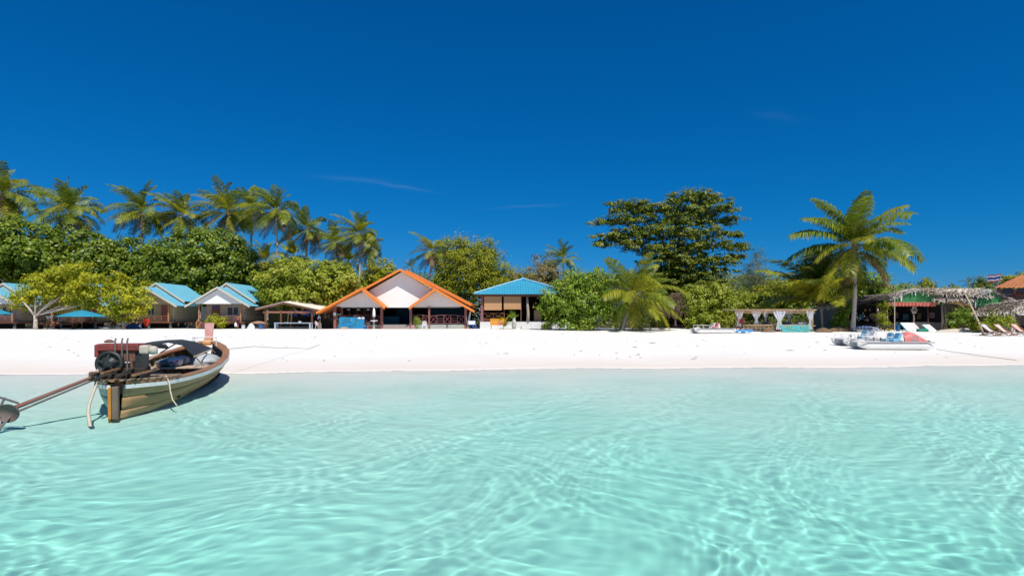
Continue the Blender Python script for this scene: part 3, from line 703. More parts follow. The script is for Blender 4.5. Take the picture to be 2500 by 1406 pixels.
palm('young coconut palm with long upright fronds behind the white curtained daybed', 2004, 745, 65, 165, 2008, 20, 19, wind=(-.30, 0, -.02), mix=.35, dry=.12, trunk_r=.16, nl=50, hang=.55, els=(86, 30), dark=True, group=None, nuts=False)
palm('small dark far palm on the skyline left of the flag', 2366, 690, 120, 22, 2366, 16, 20, nl=18, dark=True, group=None, nuts=False, wind=(-.1, 0, 0))
palm('small dark far palm behind the orange ridge of the restaurant', 1000, 652, 112, 28, 1000, 16, 21, nl=18, dark=True, group=None, nuts=False, wind=(-.1, 0, 0))

# ---- broadleaf trees
tree('leafy_tree', 'dense dark green tree filling the left edge of the photo', 30, 80, [(20, 605, 130, 78), (-70, 620, 110, 85), (95, 640, 85, 60)], 23000, .44, L_DARK, seed=31, shell=(.86, 1.03), rough=.10, trunk_r=.3, fork=2.5, group='dense dark trees behind the bungalows')
tree('leafy_tree', 'dense dark green tree under the second palm from the left', 185, 83, [(180, 628, 105, 76), (110, 645, 70, 60), (240, 645, 65, 62)], 21000, .44, L_DARK, seed=32, shell=(.86, 1.03), rough=.10, trunk_r=.3, fork=2.5, group='dense dark trees behind the bungalows')
tree('leafy_tree', 'lower dark green tree in the dip between two bigger dark trees', 320, 86, [(318, 655, 70, 76), (285, 668, 50, 60), (365, 668, 55, 62)], 15000, .44, L_DARK, seed=33, shell=(.86, 1.03), rough=.10, trunk_r=.3, fork=2.5, group='dense dark trees behind the bungalows')
tree('leafy_tree', 'largest round dark green tree, above the two blue roofed bungalows', 500, 84, [(500, 650, 135, 96), (420, 668, 72, 72), (585, 670, 70, 66), (520, 610, 80, 56), (480, 690, 120, 52)], 34000, .44, L_DARK, seed=34, shell=(.86, 1.03), rough=.10, trunk_r=.35, fork=2.5, group='dense dark trees behind the bungalows')
tree('spreading_tree', 'low spreading yellow green tree with a white forked trunk at the left', 86, 63.5, [(110, 712, 76, 36, 1.2), (190, 688, 78, 42), (150, 672, 30, 26), (270, 712, 80, 46), (328, 738, 40, 32), (200, 730, 90, 28, 1.5), (60, 728, 38, 24, 1.2), (300, 760, 40, 16), (110, 690, 40, 20)], 12500, .30, L_YEL, BARK_W, .19, 35, arms=[(54, 735), (87, 726), (132, 730)], fork=1.55, limb_r=.09, depth=.62, clump=.55, wob=.06)
tree('spreading_tree', 'round lime green tree behind the open shed', 742, 74, [(750, 694, 118, 58), (690, 712, 68, 42), (815, 700, 66, 50), (745, 728, 110, 32)], 22000, .40, L_LIME, BARK, .2, 36, shell=(.84, 1.03), rough=.12, fork=2.0, clump=.7)
tree('shrub', 'small rounded yellow green shrub in front of the striped bungalow', 538, 66.4, [(530, 783, 24, 16), (516, 790, 14, 10), (545, 788, 14, 11)], 1500, .15, L_YEL, BARK, .05, 37, cat='shrub', fork=.5, clump=.28, limb_n=3)
tree('feathery_tree', 'tall domed olive green tree right of the orange roof', 1140, 88, [(1140, 655, 82, 70), (1110, 625, 48, 42), (1168, 630, 50, 44), (1205, 665, 44, 55), (1085, 680, 38, 50), (1150, 700, 75, 50), (1130, 608, 26, 22)], 24000, .33, L_MID, BARK, .25, 38, fork=3, clump=.8, per=46, aspect=.4)
tree('broad_tree', 'green tree with pale flower buds beside the blue roofed restaurant', 1412, 62.5, [(1415, 712, 72, 46), (1455, 690, 46, 34), (1365, 742, 44, 40), (1340, 762, 28, 26), (1430, 755, 58, 40), (1395, 690, 38, 28), (1480, 740, 32, 36), (1400, 785, 40, 18)], 13000, .25, L_FRESH, BARK, .10, 39, fork=.8, stems=2, depth=.6, clump=.5)
tree('broad_tree', 'bushy fresh green tree behind the parked pedal boat', 1728, 66, [(1728, 742, 58, 42), (1745, 715, 36, 24), (1690, 720, 26, 24), (1770, 760, 30, 34), (1700, 770, 42, 28), (1735, 785, 45, 16)], 10500, .26, L_LIME, BARK, .08, 40, fork=.7, stems=3, clump=.5, depth=.6)
TIER = [(1700, 476, 62, 8), (1660, 490, 55, 8), (1735, 492, 48, 9), (1530, 498, 50, 7), (1560, 508, 66, 9), (1505, 512, 28, 6), (1620, 512, 60, 10), (1700, 514, 88, 10), (1765, 512, 22, 8), (1480, 540, 44, 6), (1545, 536, 66, 11), (1660, 540, 95, 13), (1770, 540, 44, 9), (1500, 575, 48, 8), (1570, 566, 72, 13), (1680, 570, 98, 14), (1780, 570, 30, 7), (1465, 592, 24, 10), (1530, 592, 60, 12), (1610, 604, 80, 16), (1710, 602, 92, 14), (1795, 602, 38, 6), (1640, 632, 90, 18), (1735, 634, 70, 11), (1800, 628, 22, 6), (1670, 662, 78, 18), (1755, 660, 52, 10), (1610, 662, 44, 18), (1715, 688, 72, 16), (1650, 696, 70, 22), (1600, 715, 38, 24), (1690, 720, 60, 20)]
tree('tiered_tree', 'tallest broad tree with flat layered branches behind the open sand', 1640, 82, TIER, 52000, .31, L_TERM, BARK_D, .42, 41, fork=3, limb_n=32, limb_r=.11, depth=.6, clump=.6, per=44, up=1.0, inner=.12, flat=.35, rough=.3, wob=.04, axis=(1.2, 0, 17.0))
tree('casuarina_tree', 'thin grey green feathery tree right of the layered tree', 1852, 90, [(1850, 632, 9, 26), (1846, 665, 24, 22), (1870, 690, 24, 20), (1832, 690, 22, 22), (1855, 715, 34, 24)], 9000, .5, L_GREY, BARK, .12, 42, fork=4, clump=.8, per=26, aspect=.09, inner=0)
for i, (lab, bx, d, bl, n, lf, lm) in enumerate((
    ('rounded green tree behind the big palm and the bar', 2130, 78, [(2130, 700, 48, 32), (2165, 722, 40, 20), (2085, 700, 40, 36)], 5200, .34, L_FRESH),
    ('dark green tree behind the young palm', 2005, 80, [(2000, 690, 62, 44), (1950, 715, 44, 38), (2045, 720, 46, 34)], 7500, .36, L_MID),
    ('olive green tree right of the layered tree, above the daybed', 1900, 84, [(1900, 715, 52, 34), (1850, 735, 50, 28), (1935, 740, 40, 26)], 6500, .34, L_MID),
    ('bright green bush left of the daybed curtains', 1812, 74, [(1815, 742, 36, 28), (1780, 762, 30, 26), (1845, 752, 30, 22)], 4200, .32, L_LIME),
    ('bright green banana like bush above the daybed roof', 1872, 72, [(1870, 742, 32, 18), (1895, 735, 20, 18)], 2400, .45, L_LIME),
    ('grey green tree behind the left slope of the orange roof', 930, 92, [(925, 668, 42, 30), (905, 690, 40, 26), (960, 690, 40, 24)], 5200, .34, L_MID),
    ('dry brownish bushy tree behind the blue roof', 1325, 94, [(1300, 680, 52, 26), (1350, 668, 34, 30), (1330, 700, 60, 24)], 6500, .30, L_DRY),
    ('leafless looking grey tree beside the grey green palm', 1322, 98, [(1325, 640, 22, 24), (1340, 655, 22, 16)], 900, .28, L_DRY),
    ('green tree between the blue roof and the budding tree', 1250, 96, [(1245, 685, 40, 28), (1225, 705, 40, 24), (1275, 700, 30, 20)], 5000, .32, L_MID),
    ('green tree on the right edge above the orange tiled house', 2478, 122, [(2480, 684, 34, 15), (2440, 694, 26, 10), (2515, 688, 30, 18)], 2600, .4, L_MID),
    ('rounded tree sticking up over the thatched roofs', 2262, 116, [(2262, 694, 14, 14), (2264, 706, 17, 12)], 1300, .34, L_MID),
    ('small dark rounded tree on the skyline beside the far palm', 2392, 119, [(2393, 690, 12, 12)], 700, .34, L_FAR),
    ('leafy green bush in front of the bar between the bamboo pole and the dry fronds', 2350, 62.5, [(2348, 775, 26, 20), (2372, 785, 22, 18), (2330, 790, 18, 12)], 2400, .20, L_FRESH),
    ('bright yellow green bush behind the deck chairs', 2420, 60, [(2418, 780, 30, 18), (2450, 786, 22, 14), (2390, 792, 20, 12)], 2600, .19, L_LIME),
    ('leafy plant at the foot of the big palm', 2058, 63.5, [(2062, 768, 16, 26), (2050, 785, 18, 18)], 1300, .24, L_FRESH),
    ('creeper clad post plant at the left end of the bar valance', 2160, 63, [(2156, 748, 9, 30), (2150, 785, 16, 14)], 900, .20, L_MID),
    ('small shrub beside the porch chair of the orange roofed restaurant', 1015, 65.2, [(1016, 790, 9, 12)], 420, .13, L_FRESH),
    ('scraggy shrub at the foot of the white restaurant wall', 1338, 63.5, [(1338, 795, 16, 10), (1345, 784, 8, 10)], 800, .14, L_MID))):
    c2 = 'shrub' if any(w in lab for w in ('bush', 'shrub', 'plant')) else 'tree'
    tree('shrub' if c2 == 'shrub' else 'leafy_tree', lab, bx, d, bl, n, lf, lm, seed=60 + i, trunk_r=.12 if d > 70 else .05, fork=1.5 if d > 70 else .3, cat=c2, limb_n=3, clump=.7 if d > 70 else .4)

# far woodland, undergrowth and hill
def belt(name, d0, d1, prof, n, leaf, lm, seed, zb=None):
    rng = np.random.RandomState(seed); xs = [p[0] for p in prof]; tp = [p[1] for p in prof]
    u = rng.uniform(min(xs), max(xs), n); d = rng.uniform(d0, d1, n)
    top = np.interp(u, xs, tp) + 5 * np.sin(u * .11) + 4 * np.sin(u * .31 + 1)
    top = top + 6 * rng.uniform(0, 1, n) ** 2
    ztop = EYE - (top - HZ) * d / F
    z = 1.0 + (ztop - 1.0) * rng.uniform(0, 1, n) ** .75
    c = np.stack([(u - CX) * d / F, d, z], 1)
    nr = unit(rng.normal(size=(n, 3)) * .55 + np.array([0, -.5, .7]))
    v, f = leaf_quads(c, nr, leaf * rng.uniform(.6, 1.4, n), rng)
    o = link(name, np_mesh(name, v, f, lm)); o['kind'] = 'stuff'; return o
tag(belt('woodland', 104, 118, [(-250, 600), (300, 620), (650, 640), (860, 662), (1000, 668), (1300, 668), (1500, 668), (1900, 676), (2150, 690), (2350, 700), (2520, 698), (2750, 690)], 46000, .62, L_FAR, 71), 'distant green woodland behind the beach buildings', 'woodland', kind='stuff')
tag(belt('undergrowth', 76, 79, [(-250, 690), (650, 700), (900, 745), (1180, 735), (1320, 745), (1750, 745), (2150, 745), (2400, 760), (2600, 770)], 15000, .45, L_DARK, 72), 'dark undergrowth behind the buildings', 'undergrowth', kind='stuff')
def hill():
    n = 90; xs = np.linspace(1250, 2150, n); top = 700 - 44 * np.exp(-((xs - 1720) / 210) ** 2) - 20 * np.exp(-((xs - 1480) / 90) ** 2) + 2 * np.sin(xs * .09) + 1.3 * np.sin(xs * .23)
    v = []; d = 700
    for x, t in zip(xs, top):
        v += [(PX(x, d), d, 0), (PX(x, d), d, PZ(t, d) * .6), (PX(x, d), d + 60, PZ(t, d + 60)), (PX(x, d), d + 260, 0)]
    f = [(4 * i + j, 4 * i + 4 + j, 4 * i + 5 + j, 4 * i + 1 + j) for i in range(n - 1) for j in range(3)]
    return link('hill', np_mesh('hill', v, f, mat('haze_tinted_forest', (.10, .17, .17), (.075, .13, .13), .9, .05, .05)), kind='structure')  # distance haze is mixed into the forest colour, no air is built
hill()

# ------------------------------------------------------------------ buildings
BLUE = mat('blue_roof_paint', (.10, .34, .44), (.16, .42, .52), .45, 2.0, .4, .1, amt=.6)
BLUE2 = mat('bright_blue_tile', (.03, .33, .50), (.09, .43, .57), .38, 2.5, .5, .1, amt=.6)
CREAM = mat('cream_paint', (.66, .58, .47), (.56, .49, .40), .7, 4, .2, .1)
OFFWHITE = mat('off_white_plaster', (.86, .845, .80), (.80, .785, .74), .8, 1.5, .15, .05)
BEIGE = mat('beige_wall', (.55, .45, .27), (.46, .37, .22), .8, 2, .15, .05)
GREYWALL = mat('grey_cement', (.33, .34, .35), (.24, .25, .26), .85, 2, .1, .15)
BROWN = mat('brown_stained_wood', (.20, .085, .05), (.13, .06, .04), .65, 5, .2, .15)
CREAMB = mat('cream_board', (.78, .64, .46), (.68, .55, .40), .7, 4, .2, .15, stretch=(.3, 1, 1))
REDWOOD = mat('reddish_wood', (.36, .15, .085), (.26, .11, .07), .6, 5, .25, .15)
ORNGW = mat('orange_brown_wood', (.50, .25, .12), (.40, .19, .09), .6, 5, .25, .1)
MAROON = mat('maroon_post_paint', (.30, .115, .10), (.24, .10, .09), .55, 6, .3, .1)
ORANGE = mat('orange_roof_edge', (.76, .24, .045), (.68, .20, .04), .55, 3, .3, .05)
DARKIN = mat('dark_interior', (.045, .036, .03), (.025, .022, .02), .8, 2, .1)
DARKBLUE = mat('dark_teal_cloth', (.02, .075, .11), (.012, .04, .065), .8, 2, .1)
GLASS = mat('dark_window_glass', (.03, .04, .045), (.05, .06, .065), .15, 2, .5)
WINF = mat('pale_window_frame', (.52, .58, .56), (.45, .5, .49), .5, 5, .3)
SIGNB = mat('deep_blue_board', (.02, .06, .30), (.03, .08, .36), .5, 5, .3)
THATCH = mat('grey_thatch', (.68, .61, .53), (.50, .44, .37), .95, 7, .05, .2, amt=.9)
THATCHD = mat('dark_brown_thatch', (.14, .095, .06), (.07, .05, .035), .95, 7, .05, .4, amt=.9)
BAMBOO = mat('bamboo', (.55, .38, .22), (.44, .29, .16), .5, 4, .3, .1)
LOG = mat('pale_log', (.50, .40, .32), (.34, .27, .22), .85, 5, .1, .3)
CONC = mat('white_washed_concrete', (.74, .74, .72), (.60, .61, .60), .85, 1.5, .1, .1)
PLINTH = mat('grey_green_panel', (.42, .43, .38), (.30, .32, .28), .8, 2, .1, .1)
GREEN = mat('green_painted_board', (.04, .17, .055), (.06, .24, .08), .7, 2.5, .2, .1, amt=.8)
CLOTHW = mat('white_curtain', (.78, .78, .80), (.70, .71, .75), .8, 5, .1, .1, trans=.3)
TEAL = mat('teal_board', (.015, .26, .32), (.03, .36, .34), .55, 3, .3, amt=.7)
MAPBLUE = mat('blue_board', (.015, .17, .34), (.02, .22, .42), .6, 3, .2)
YELP = mat('yellow_paint', (.62, .52, .12), None, .6)
LIMEP = mat('pale_green_paint_line', (.22, .55, .42), None, .6)
RTILE = mat('orange_clay_tile', (.62, .23, .10), (.50, .17, .075), .7, 3, .2, .1)
BLINDC = mat('bamboo_blind', (.62, .36, .18), (.54, .30, .15), .8, 3, .1, .2, stretch=(.2, 1, 9))

PAINTA = mat('faded_teal_paint', (.10, .28, .30)); PAINTB = mat('faded_ochre_paint', (.42, .30, .10)); PAINTC = mat('faded_pink_paint', (.45, .25, .24))
def corr(mb, p00, p10, p11, p01, ribs, amp=.03, sub=4, rows=1, step=.0):
    """corrugated roof sheet: p00-p10 the eave, p01-p11 the ridge; rows of tiles step up towards the ridge"""
    p00, p10, p11, p01 = map(Vector, (p00, p10, p11, p01)); nu = ribs * sub
    n = (p10 - p00).cross(p01 - p00).normalized()
    if n.z < 0: n = -n
    vs_ = []; fs = []; rr = []
    for r in range(rows):
        for e in (0, 1): rr.append(((r + e) / rows, step * (1 - e)))
    for (v, h) in rr:
        for i in range(nu + 1):
            u = i / nu; p = p00.lerp(p10, u).lerp(p01.lerp(p11, u), v)
            vs_.append(p + n * (amp * (math.cos(2 * math.pi * u * ribs)) + h))
    for j in range(len(rr) - 1):
        for i in range(nu): fs.append((j * (nu + 1) + i, j * (nu + 1) + i + 1, (j + 1) * (nu + 1) + i + 1, (j + 1) * (nu + 1) + i))
    return mb.add(vs_, fs)
def gable_roof(name, m_, parent, apex, eave, half, y0, y1, fascia=None, fw=.20, ribs=18, th=.05):
    """one gable roof with its ridge along y: two ribbed slopes, two rake boards"""
    out = []
    for sx in (1, -1):
        q = MB(); corr(q, (sx * half, y0, eave), (sx * half, y1, eave), (0, y1, apex), (0, y0, apex), max(4, int((y1 - y0) * 4)), .02)
        out.append(q.build('roof_slope', m_, parent, solid=.03))
        if fascia:
            q = MB(); a = Vector((0, y0 - .03, apex - fw * .42)); b = Vector((sx * half, y0 - .03, eave - fw * .42))
            q.prism([a + Vector((0, 0, fw / 2)), b + Vector((0, 0, fw / 2)), b - Vector((0, 0, fw / 2)), a - Vector((0, 0, fw / 2))], (0, .05, 0)); q.build('rake_board', fascia, parent)
    return out
def window(parent, c, w, h, nx=2, y=0, fm=None):
    q = MB(); x, z = c
    for sx in (-1, 1): q.box((x + sx * w / 2, y, z), (.07, .07, h + .07))
    for sz in (-1, 1): q.box((x, y, z + sz * h / 2), (w - .07, .07, .07))
    wnd = q.build('window', fm or WINF, parent)
    for i in range(nx):
        px_ = x - w / 2 + w * (i + .5) / nx
        MB().box((px_, y + .03, z), (w / nx - .08, .02, h - .07)).build('pane', GLASS, wnd)
    for i in range(1, nx): MB().box((x - w / 2 + w * i / nx, y, z), (.06, .06, h - .07)).build('mullion', fm or WINF, wnd)
    return wnd
def railing(parent, x0, x1, y, z0, z1, m_, n=5, arch=0, pattern='XH', t=.05):
    xs = [x0 + (x1 - x0) * i / n for i in range(n + 1)]
    top = lambda x: z1 + arch * math.sin(math.pi * (x - x0) / (x1 - x0))
    q = MB()
    for i in range(n * 2): a = x0 + (x1 - x0) * i / (2 * n); b = x0 + (x1 - x0) * (i + 1) / (2 * n); q.beam((a, y, top(a)), (b, y, top(b)), t, t)
    r = q.build('railing', m_, parent)
    MB().beam((x0, y, z0), (x1, y, z0), t, t).build('rail_bottom', m_, r)
    for i in range(n):
        a, b = xs[i] + .03, xs[i + 1] - .03
        if i: MB().beam((xs[i], y, z0), (xs[i], y, top(xs[i])), t, t).build('baluster', m_, r)
        if pattern[i % len(pattern)] == 'X':
            MB().beam((a, y, z0 + .03), (b, y, top(b) - .03), t * .7).build('cross_bar', m_, r); MB().beam((a, y + .02, top(a) - .03), (b, y + .02, z0 + .03), t * .7).build('cross_bar', m_, r)
        else:
            for f in (.33, .66): MB().beam((a, y, z0 + (z1 - z0) * f), (b, y, z0 + (z1 - z0) * f), t * .7).build('cross_bar', m_, r)
    return r

def bungalow(px, d, style, label, half=3.85, flip=1, seed=1):
    b = G(px, d); t = thing('bungalow', label, 'bungalow', b, 0, 'blue roofed beach bungalows'); rg = random.Random(seed)
    f = .82
    gable_roof('roof', BLUE, t, 5.0, 2.72, half, 0, 2.6, CREAM, .22)
    gable_roof('roof', BLUE, t, 5.62, 3.30, half * .92, 2.2, 8.6, CREAM, .24)
    MB().prism([(-2.9, .42, 2.98), (2.75, .42, 2.98), (2.75, .42, 3.25), (0, .42, 4.80), (-2.75, .42, 3.25)], (0, .05, 0)).build('gable_panel', OFFWHITE if style != 'plain' else BEIGE, t)
    q = MB(); q.prism([(-3.1, 2.3, 3.2), (3.1, 2.3, 3.2), (0, 2.3, 5.35)], (0, .06, 0)); q.build('upper_gable', CREAM, t)
    # platform and stilts
    MB().box((0, 4.2, f - .08), (5.6, 7.2, .16)).build('floor_deck', BROWN, t)
    for x in (-2.6, 0, 2.6):
        for y in (.9, 4.4, 7.4): MB().box((x, y, f / 2 - .2), (.2, .2, f + .2)).build('stilt', mat('dark_grey_stilt', (.16, .155, .15)), t)
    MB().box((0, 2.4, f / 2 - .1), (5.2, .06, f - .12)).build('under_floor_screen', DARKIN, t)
    x0, x1, y0, y1 = -2.3, 2.45, 2.0, 7.6
    if style == 'log':
        n = 10; h = (3.12 - f) / n
        for i in range(n):
            z = f + h * (i + .5)
            for a in ('c', 'b'):
                mm, zz, hh, pr = (CREAMB, z + h * .23, h * .52, .0) if a == 'c' else (mat('dark_log_stain', (.12, .045, .025), (.08, .035, .02)), z - h * .26, h * .44, .03)
                MB().box(((x0 + x1) / 2, y0 - pr, zz), (x1 - x0, .10, hh)).build('wall_plank', mm, t)
                MB().box((x1 + pr, (y0 + y1) / 2 + .05, zz), (.10, y1 - y0 - .1, hh)).build('wall_plank', mm, t)
        MB().box((x0 + .05, (y0 + y1) / 2, (f + 3.12) / 2), (.08, y1 - y0 - .2, 3.12 - f)).build('side_wall', BROWN, t)
    else:
        wall = BEIGE
        MB().box(((x0 + x1) / 2, y0, (f + 3.12) / 2), (x1 - x0, .10, 3.12 - f)).build('front_wall', wall, t)
        MB().box((x1 + .02, (y0 + y1) / 2 + .06, (f + 3.12) / 2), (.10, y1 - y0 - .1, 3.12 - f)).build('side_wall', wall, t)
        for x in (x0 + .1, .0, x1 - .1): MB().box((x, y0 - .07, (f + 3.12) / 2), (.1, .05, 3.12 - f)).build('wall_post', CREAM, t)
    dx, wxp = (-1.15, .95) if style == 'log' else (1.35, -.35)
    dr = MB().box((dx, y0 - .08, f + 1.0), (.98, .07, 2.0)).build('door', BROWN if style == 'log' else MAROON, t)
    MB().box((dx + .36, y0 - .14, f + .95), (.05, .05, .14)).build('handle', CREAM, dr)
    if style == 'log': MB().prism([(dx - .35, y0 - .16, f + 1.95), (dx + .35, y0 - .16, f + 1.95), (dx + .2, y0 - .16, f + 1.70), (dx, y0 - .16, f + 1.60), (dx - .2, y0 - .16, f + 1.70)], (0, .03, 0)).build('door_sign', SIGNB, t)
    window(t, (wxp, f + 1.32), 1.42 if style == 'log' else .8, 1.0, 2, y0 - .09)
    for x in (-2.55, 2.45): MB().box((x, .75, (f + 3.1) / 2), (.13, .13, 3.1 - f)).build('porch_post', ORNGW, t)
    MB().box((0, .75, 3.04), (5.4, .12, .12)).build('porch_beam', BROWN, t)
    railing(t, -.7, 2.4, .72, f + .12, f + .72, REDWOOD, 4, 0, 'HH')
    q = MB()
    for k in range(3): MB().box((-1.75, .55 - .28 * k, f - .10 - .22 * (k + .4)), (.95, .26, .05)).build('step', ORNGW, t)
    for sx in (-2.25, -1.25): MB().beam((sx, .75, f - .02), (sx, -.3, .05), .06, .2).build('stringer', ORNGW, t)
    for sx in (-2.28, -1.22):
        MB().beam((sx, .70, f + .85), (sx, -.35, .75), .06, .08).build('handrail', ORNGW, t); MB().beam((sx, -.3, .05), (sx, -.3, .80), .08, .08).build('newel', ORNGW, t)
    MB().box((-3.15, 4.6, 1.35), (1.1, 2.6, 2.7)).build('bathroom_block', GREYWALL, t)
    return t
bungalow(530, 67.6, 'log', 'blue roofed bungalow with brown and cream striped log walls beside the open shed', seed=1)
bungalow(352, 67.8, 'plain', 'blue roofed bungalow with plain beige walls, half covered by the spreading tree', seed=2)
bungalow(166, 68.2, 'plain', 'blue roofed bungalow almost hidden behind the spreading yellow green tree', seed=3)
bungalow(-34, 67.6, 'log', 'striped log walled bungalow at the left edge of the photo, cut by the frame', seed=4)

# ---- open restaurant with orange roof edges
b = G(975, 66); kk = 66 / F
rs = thing('restaurant', 'open fronted white gabled restaurant with orange roof edges and steps', 'restaurant', b)
def rp(px, py, y=0):                                  # photo position at local depth y
    d = 66 + y; return Vector((PX(px, d) - b.x, y, PZ(py, d) - b.z))
def slab(name, a, c, y0, y1, th, m_, parent):
    """roof slab: a at the ridge, c at the eave (x, z), from y0 to y1"""
    q = MB(); q.prism([(a[0], y0, a[1]), (c[0], y0, c[1]), (c[0], y0, c[1] - th), (a[0], y0, a[1] - th)], (0, y1 - y0, 0)); return q.build(name, m_, parent)
AP = (0.0, rp(975, 655).z); EL = (rp(776, 762).x, rp(776, 762).z); ER = (rp(1158, 758).x, rp(1158, 758).z)
ROOFD = mat('faded_orange_sheet', (.66, .25, .08), (.56, .21, .07), .6, 3, .2, .1)
FLO = .50; PZB = rp(0, 748).z
def orange_edge(a, c, y, w=.28, ext=0):
    q = MB(); q.prism([(a[0], y, a[1]), (c[0], y, c[1]), (c[0], y, c[1] - w), (a[0], y, a[1] - w)], (0, .07, 0)); return q.build('rake_board', ORANGE, rs)
MY = 1.35                                             # main gable wall set back under its overhang
slab('roof_slope', AP, EL, .42, 11, .10, ROOFD, rs); slab('roof_slope', AP, ER, .42, 11, .10, ROOFD, rs)
orange_edge(AP, EL, .35); orange_edge(AP, ER, .35)
for pxa, ee in ((888, EL), (1065, ER)):                # lower outer slopes run on over the small gables
    x_ = rp(pxa, 0).x; z_ = AP[1] + (ee[1] - AP[1]) * x_ / ee[0] + .02
    slab('outer_roof_slope', (x_, z_), (ee[0], ee[1] + .02), -.55, .36, .10, ROOFD, rs); orange_edge((x_, z_), (ee[0], ee[1] + .02), -.62)
slab('roof_slope', (.35, AP[1] + .05), (ER[0] - .10, ER[1] + .62), 2.2, 11.5, .10, ROOFD, rs)
q = MB(); q.prism([(.35, 2.1, AP[1] + .05), (ER[0] - .10, 2.1, ER[1] + .62), (ER[0] - .10, 2.1, ER[1] + .30), (.35, 2.1, AP[1] - .27)], (0, .08, 0)); q.build('rake_board', ORANGE, rs)
sl = (AP[1] - EL[1]) / (0 - EL[0]); sr = (AP[1] - ER[1]) / (0 - ER[0])
q = MB(); q.prism([((PZB - AP[1] + .5) / sl, MY, PZB - .1), ((PZB - AP[1] + .5) / sr, MY, PZB - .1), (0, MY, AP[1] - .32)], (0, .12, 0)); q.build('main_gable_wall', OFFWHITE, rs)
for (pxa, pya, pxe, pye, side, o0, o1) in ((888, 707, 942, 749, 1, 815, 945), (1065, 706, 1001, 749, -1, 1137, 1003)):
    a = rp(pxa, pya, 0); e = rp(pxe, pye, 0); a.z += .12
    slab('small_roof_slope', (a.x, a.z), (e.x, e.z), -.58, MY, .10, ROOFD, rs)
    orange_edge((a.x, a.z), (e.x, e.z), -.66, .34)
    ox = rp(o0, 748).x
    zo = AP[1] + (sl if ox < 0 else sr) * ox - .15
    q = MB(); q.prism([(ox, .80, PZB), (e.x - side * .2, .80, PZB), (a.x, .80, a.z - .2), (ox, .80, zo)][::side], (0, .08, 0)); q.build('small_gable_panel', OFFWHITE, rs)
for px, y in ((818, .6), (932, .6), (1003, .6), (1048, .65), (1137, .6)):
    MB().box((rp(px, 780, y).x, y, (PZB + .0) / 2 - .05), (.28 if px != 1048 else .2, .28, PZB + .1)).build('post', MAROON, rs)
MB().box((rp(835, 780, 3).x, 3, PZB / 2), (.25, .25, PZB)).build('post', MAROON, rs)
xl, xr = rp(815, 780).x, rp(1140, 780).x
MB().box(((xl + xr) / 2, 6.2, FLO / 2), (xr - xl - .1, 10, FLO)).build('floor_slab', PLINTH, rs)
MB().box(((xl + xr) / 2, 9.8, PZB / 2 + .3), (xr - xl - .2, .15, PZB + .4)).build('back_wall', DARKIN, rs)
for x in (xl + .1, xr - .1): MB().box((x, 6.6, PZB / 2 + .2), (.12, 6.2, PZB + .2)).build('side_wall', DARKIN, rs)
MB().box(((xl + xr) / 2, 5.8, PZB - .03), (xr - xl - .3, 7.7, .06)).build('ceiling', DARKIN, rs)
for i, (pa, pb) in enumerate(((1008, 1045), (1050, 1134))): railing(rs, rp(pa, 0, .45).x, rp(pb, 0, .45).x, .45, FLO + .18, FLO + 1.0, MAROON, 3 if i == 0 else 5, .14, 'XHX' if i == 0 else 'XHXHX', .055)
railing(rs, rp(822, 0, .9).x, rp(930, 0, .9).x, .9, FLO + .22, FLO + 1.02, MAROON, 5, .08, 'XHXHX', .055)
for pa, pb in ((1010, 1046), (1050, 1090), (1093, 1134)): MB().box(((rp(pa, 0, .5).x + rp(pb, 0, .5).x) / 2, .5, .27), ((pb - pa) * kk, .10, .52)).build('plinth_panel', PLINTH, rs)
for k in range(3): MB().box((rp(967, 0).x, .75 - .42 * k, FLO - .10 - .17 * k - .10), (3.15 - .0 * k, .44, .20)).build('step', mat('worn_step', (.46, .36, .32), (.34, .28, .25), .8, 4, .1), rs)
MB().box((rp(952, 0, 4).x, 4.2, FLO + .5), (2.4, .9, 1.0)).build('blue_counter', DARKBLUE, rs); MB().box((rp(985, 0, 7).x, 7.5, FLO + 1.2), (2.2, .1, 2.2)).build('teal_hanging', DARKBLUE, rs)
MB().box((rp(1090, 0, 6).x, 6.5, FLO + 1.3), (4.4, .1, 2.2)).build('teal_hanging', DARKBLUE, rs)
for i in range(9): MB().box((rp(842 + i * 9, 0, 5).x, 5.4 + .1 * (i % 3), FLO + 1.2), (.34, .05, 2.1)).build('wall_board', BROWN if i % 2 else mat('dark_brown_board', (.08, .045, .03)), rs)
for i in range(3):
    q = MB(); x = rp(850 + 24 * i, 0, 2).x; q.lathe((x, 2.2, PZB - .42), [(.02, .22), (.16, .12), (.20, 0)], 10); q.build('hanging_lamp', CONC, rs)
MB().box((rp(817, 0, .2).x, .22, 1.75), (.32, .04, .38)).build('notice', CONC, rs)

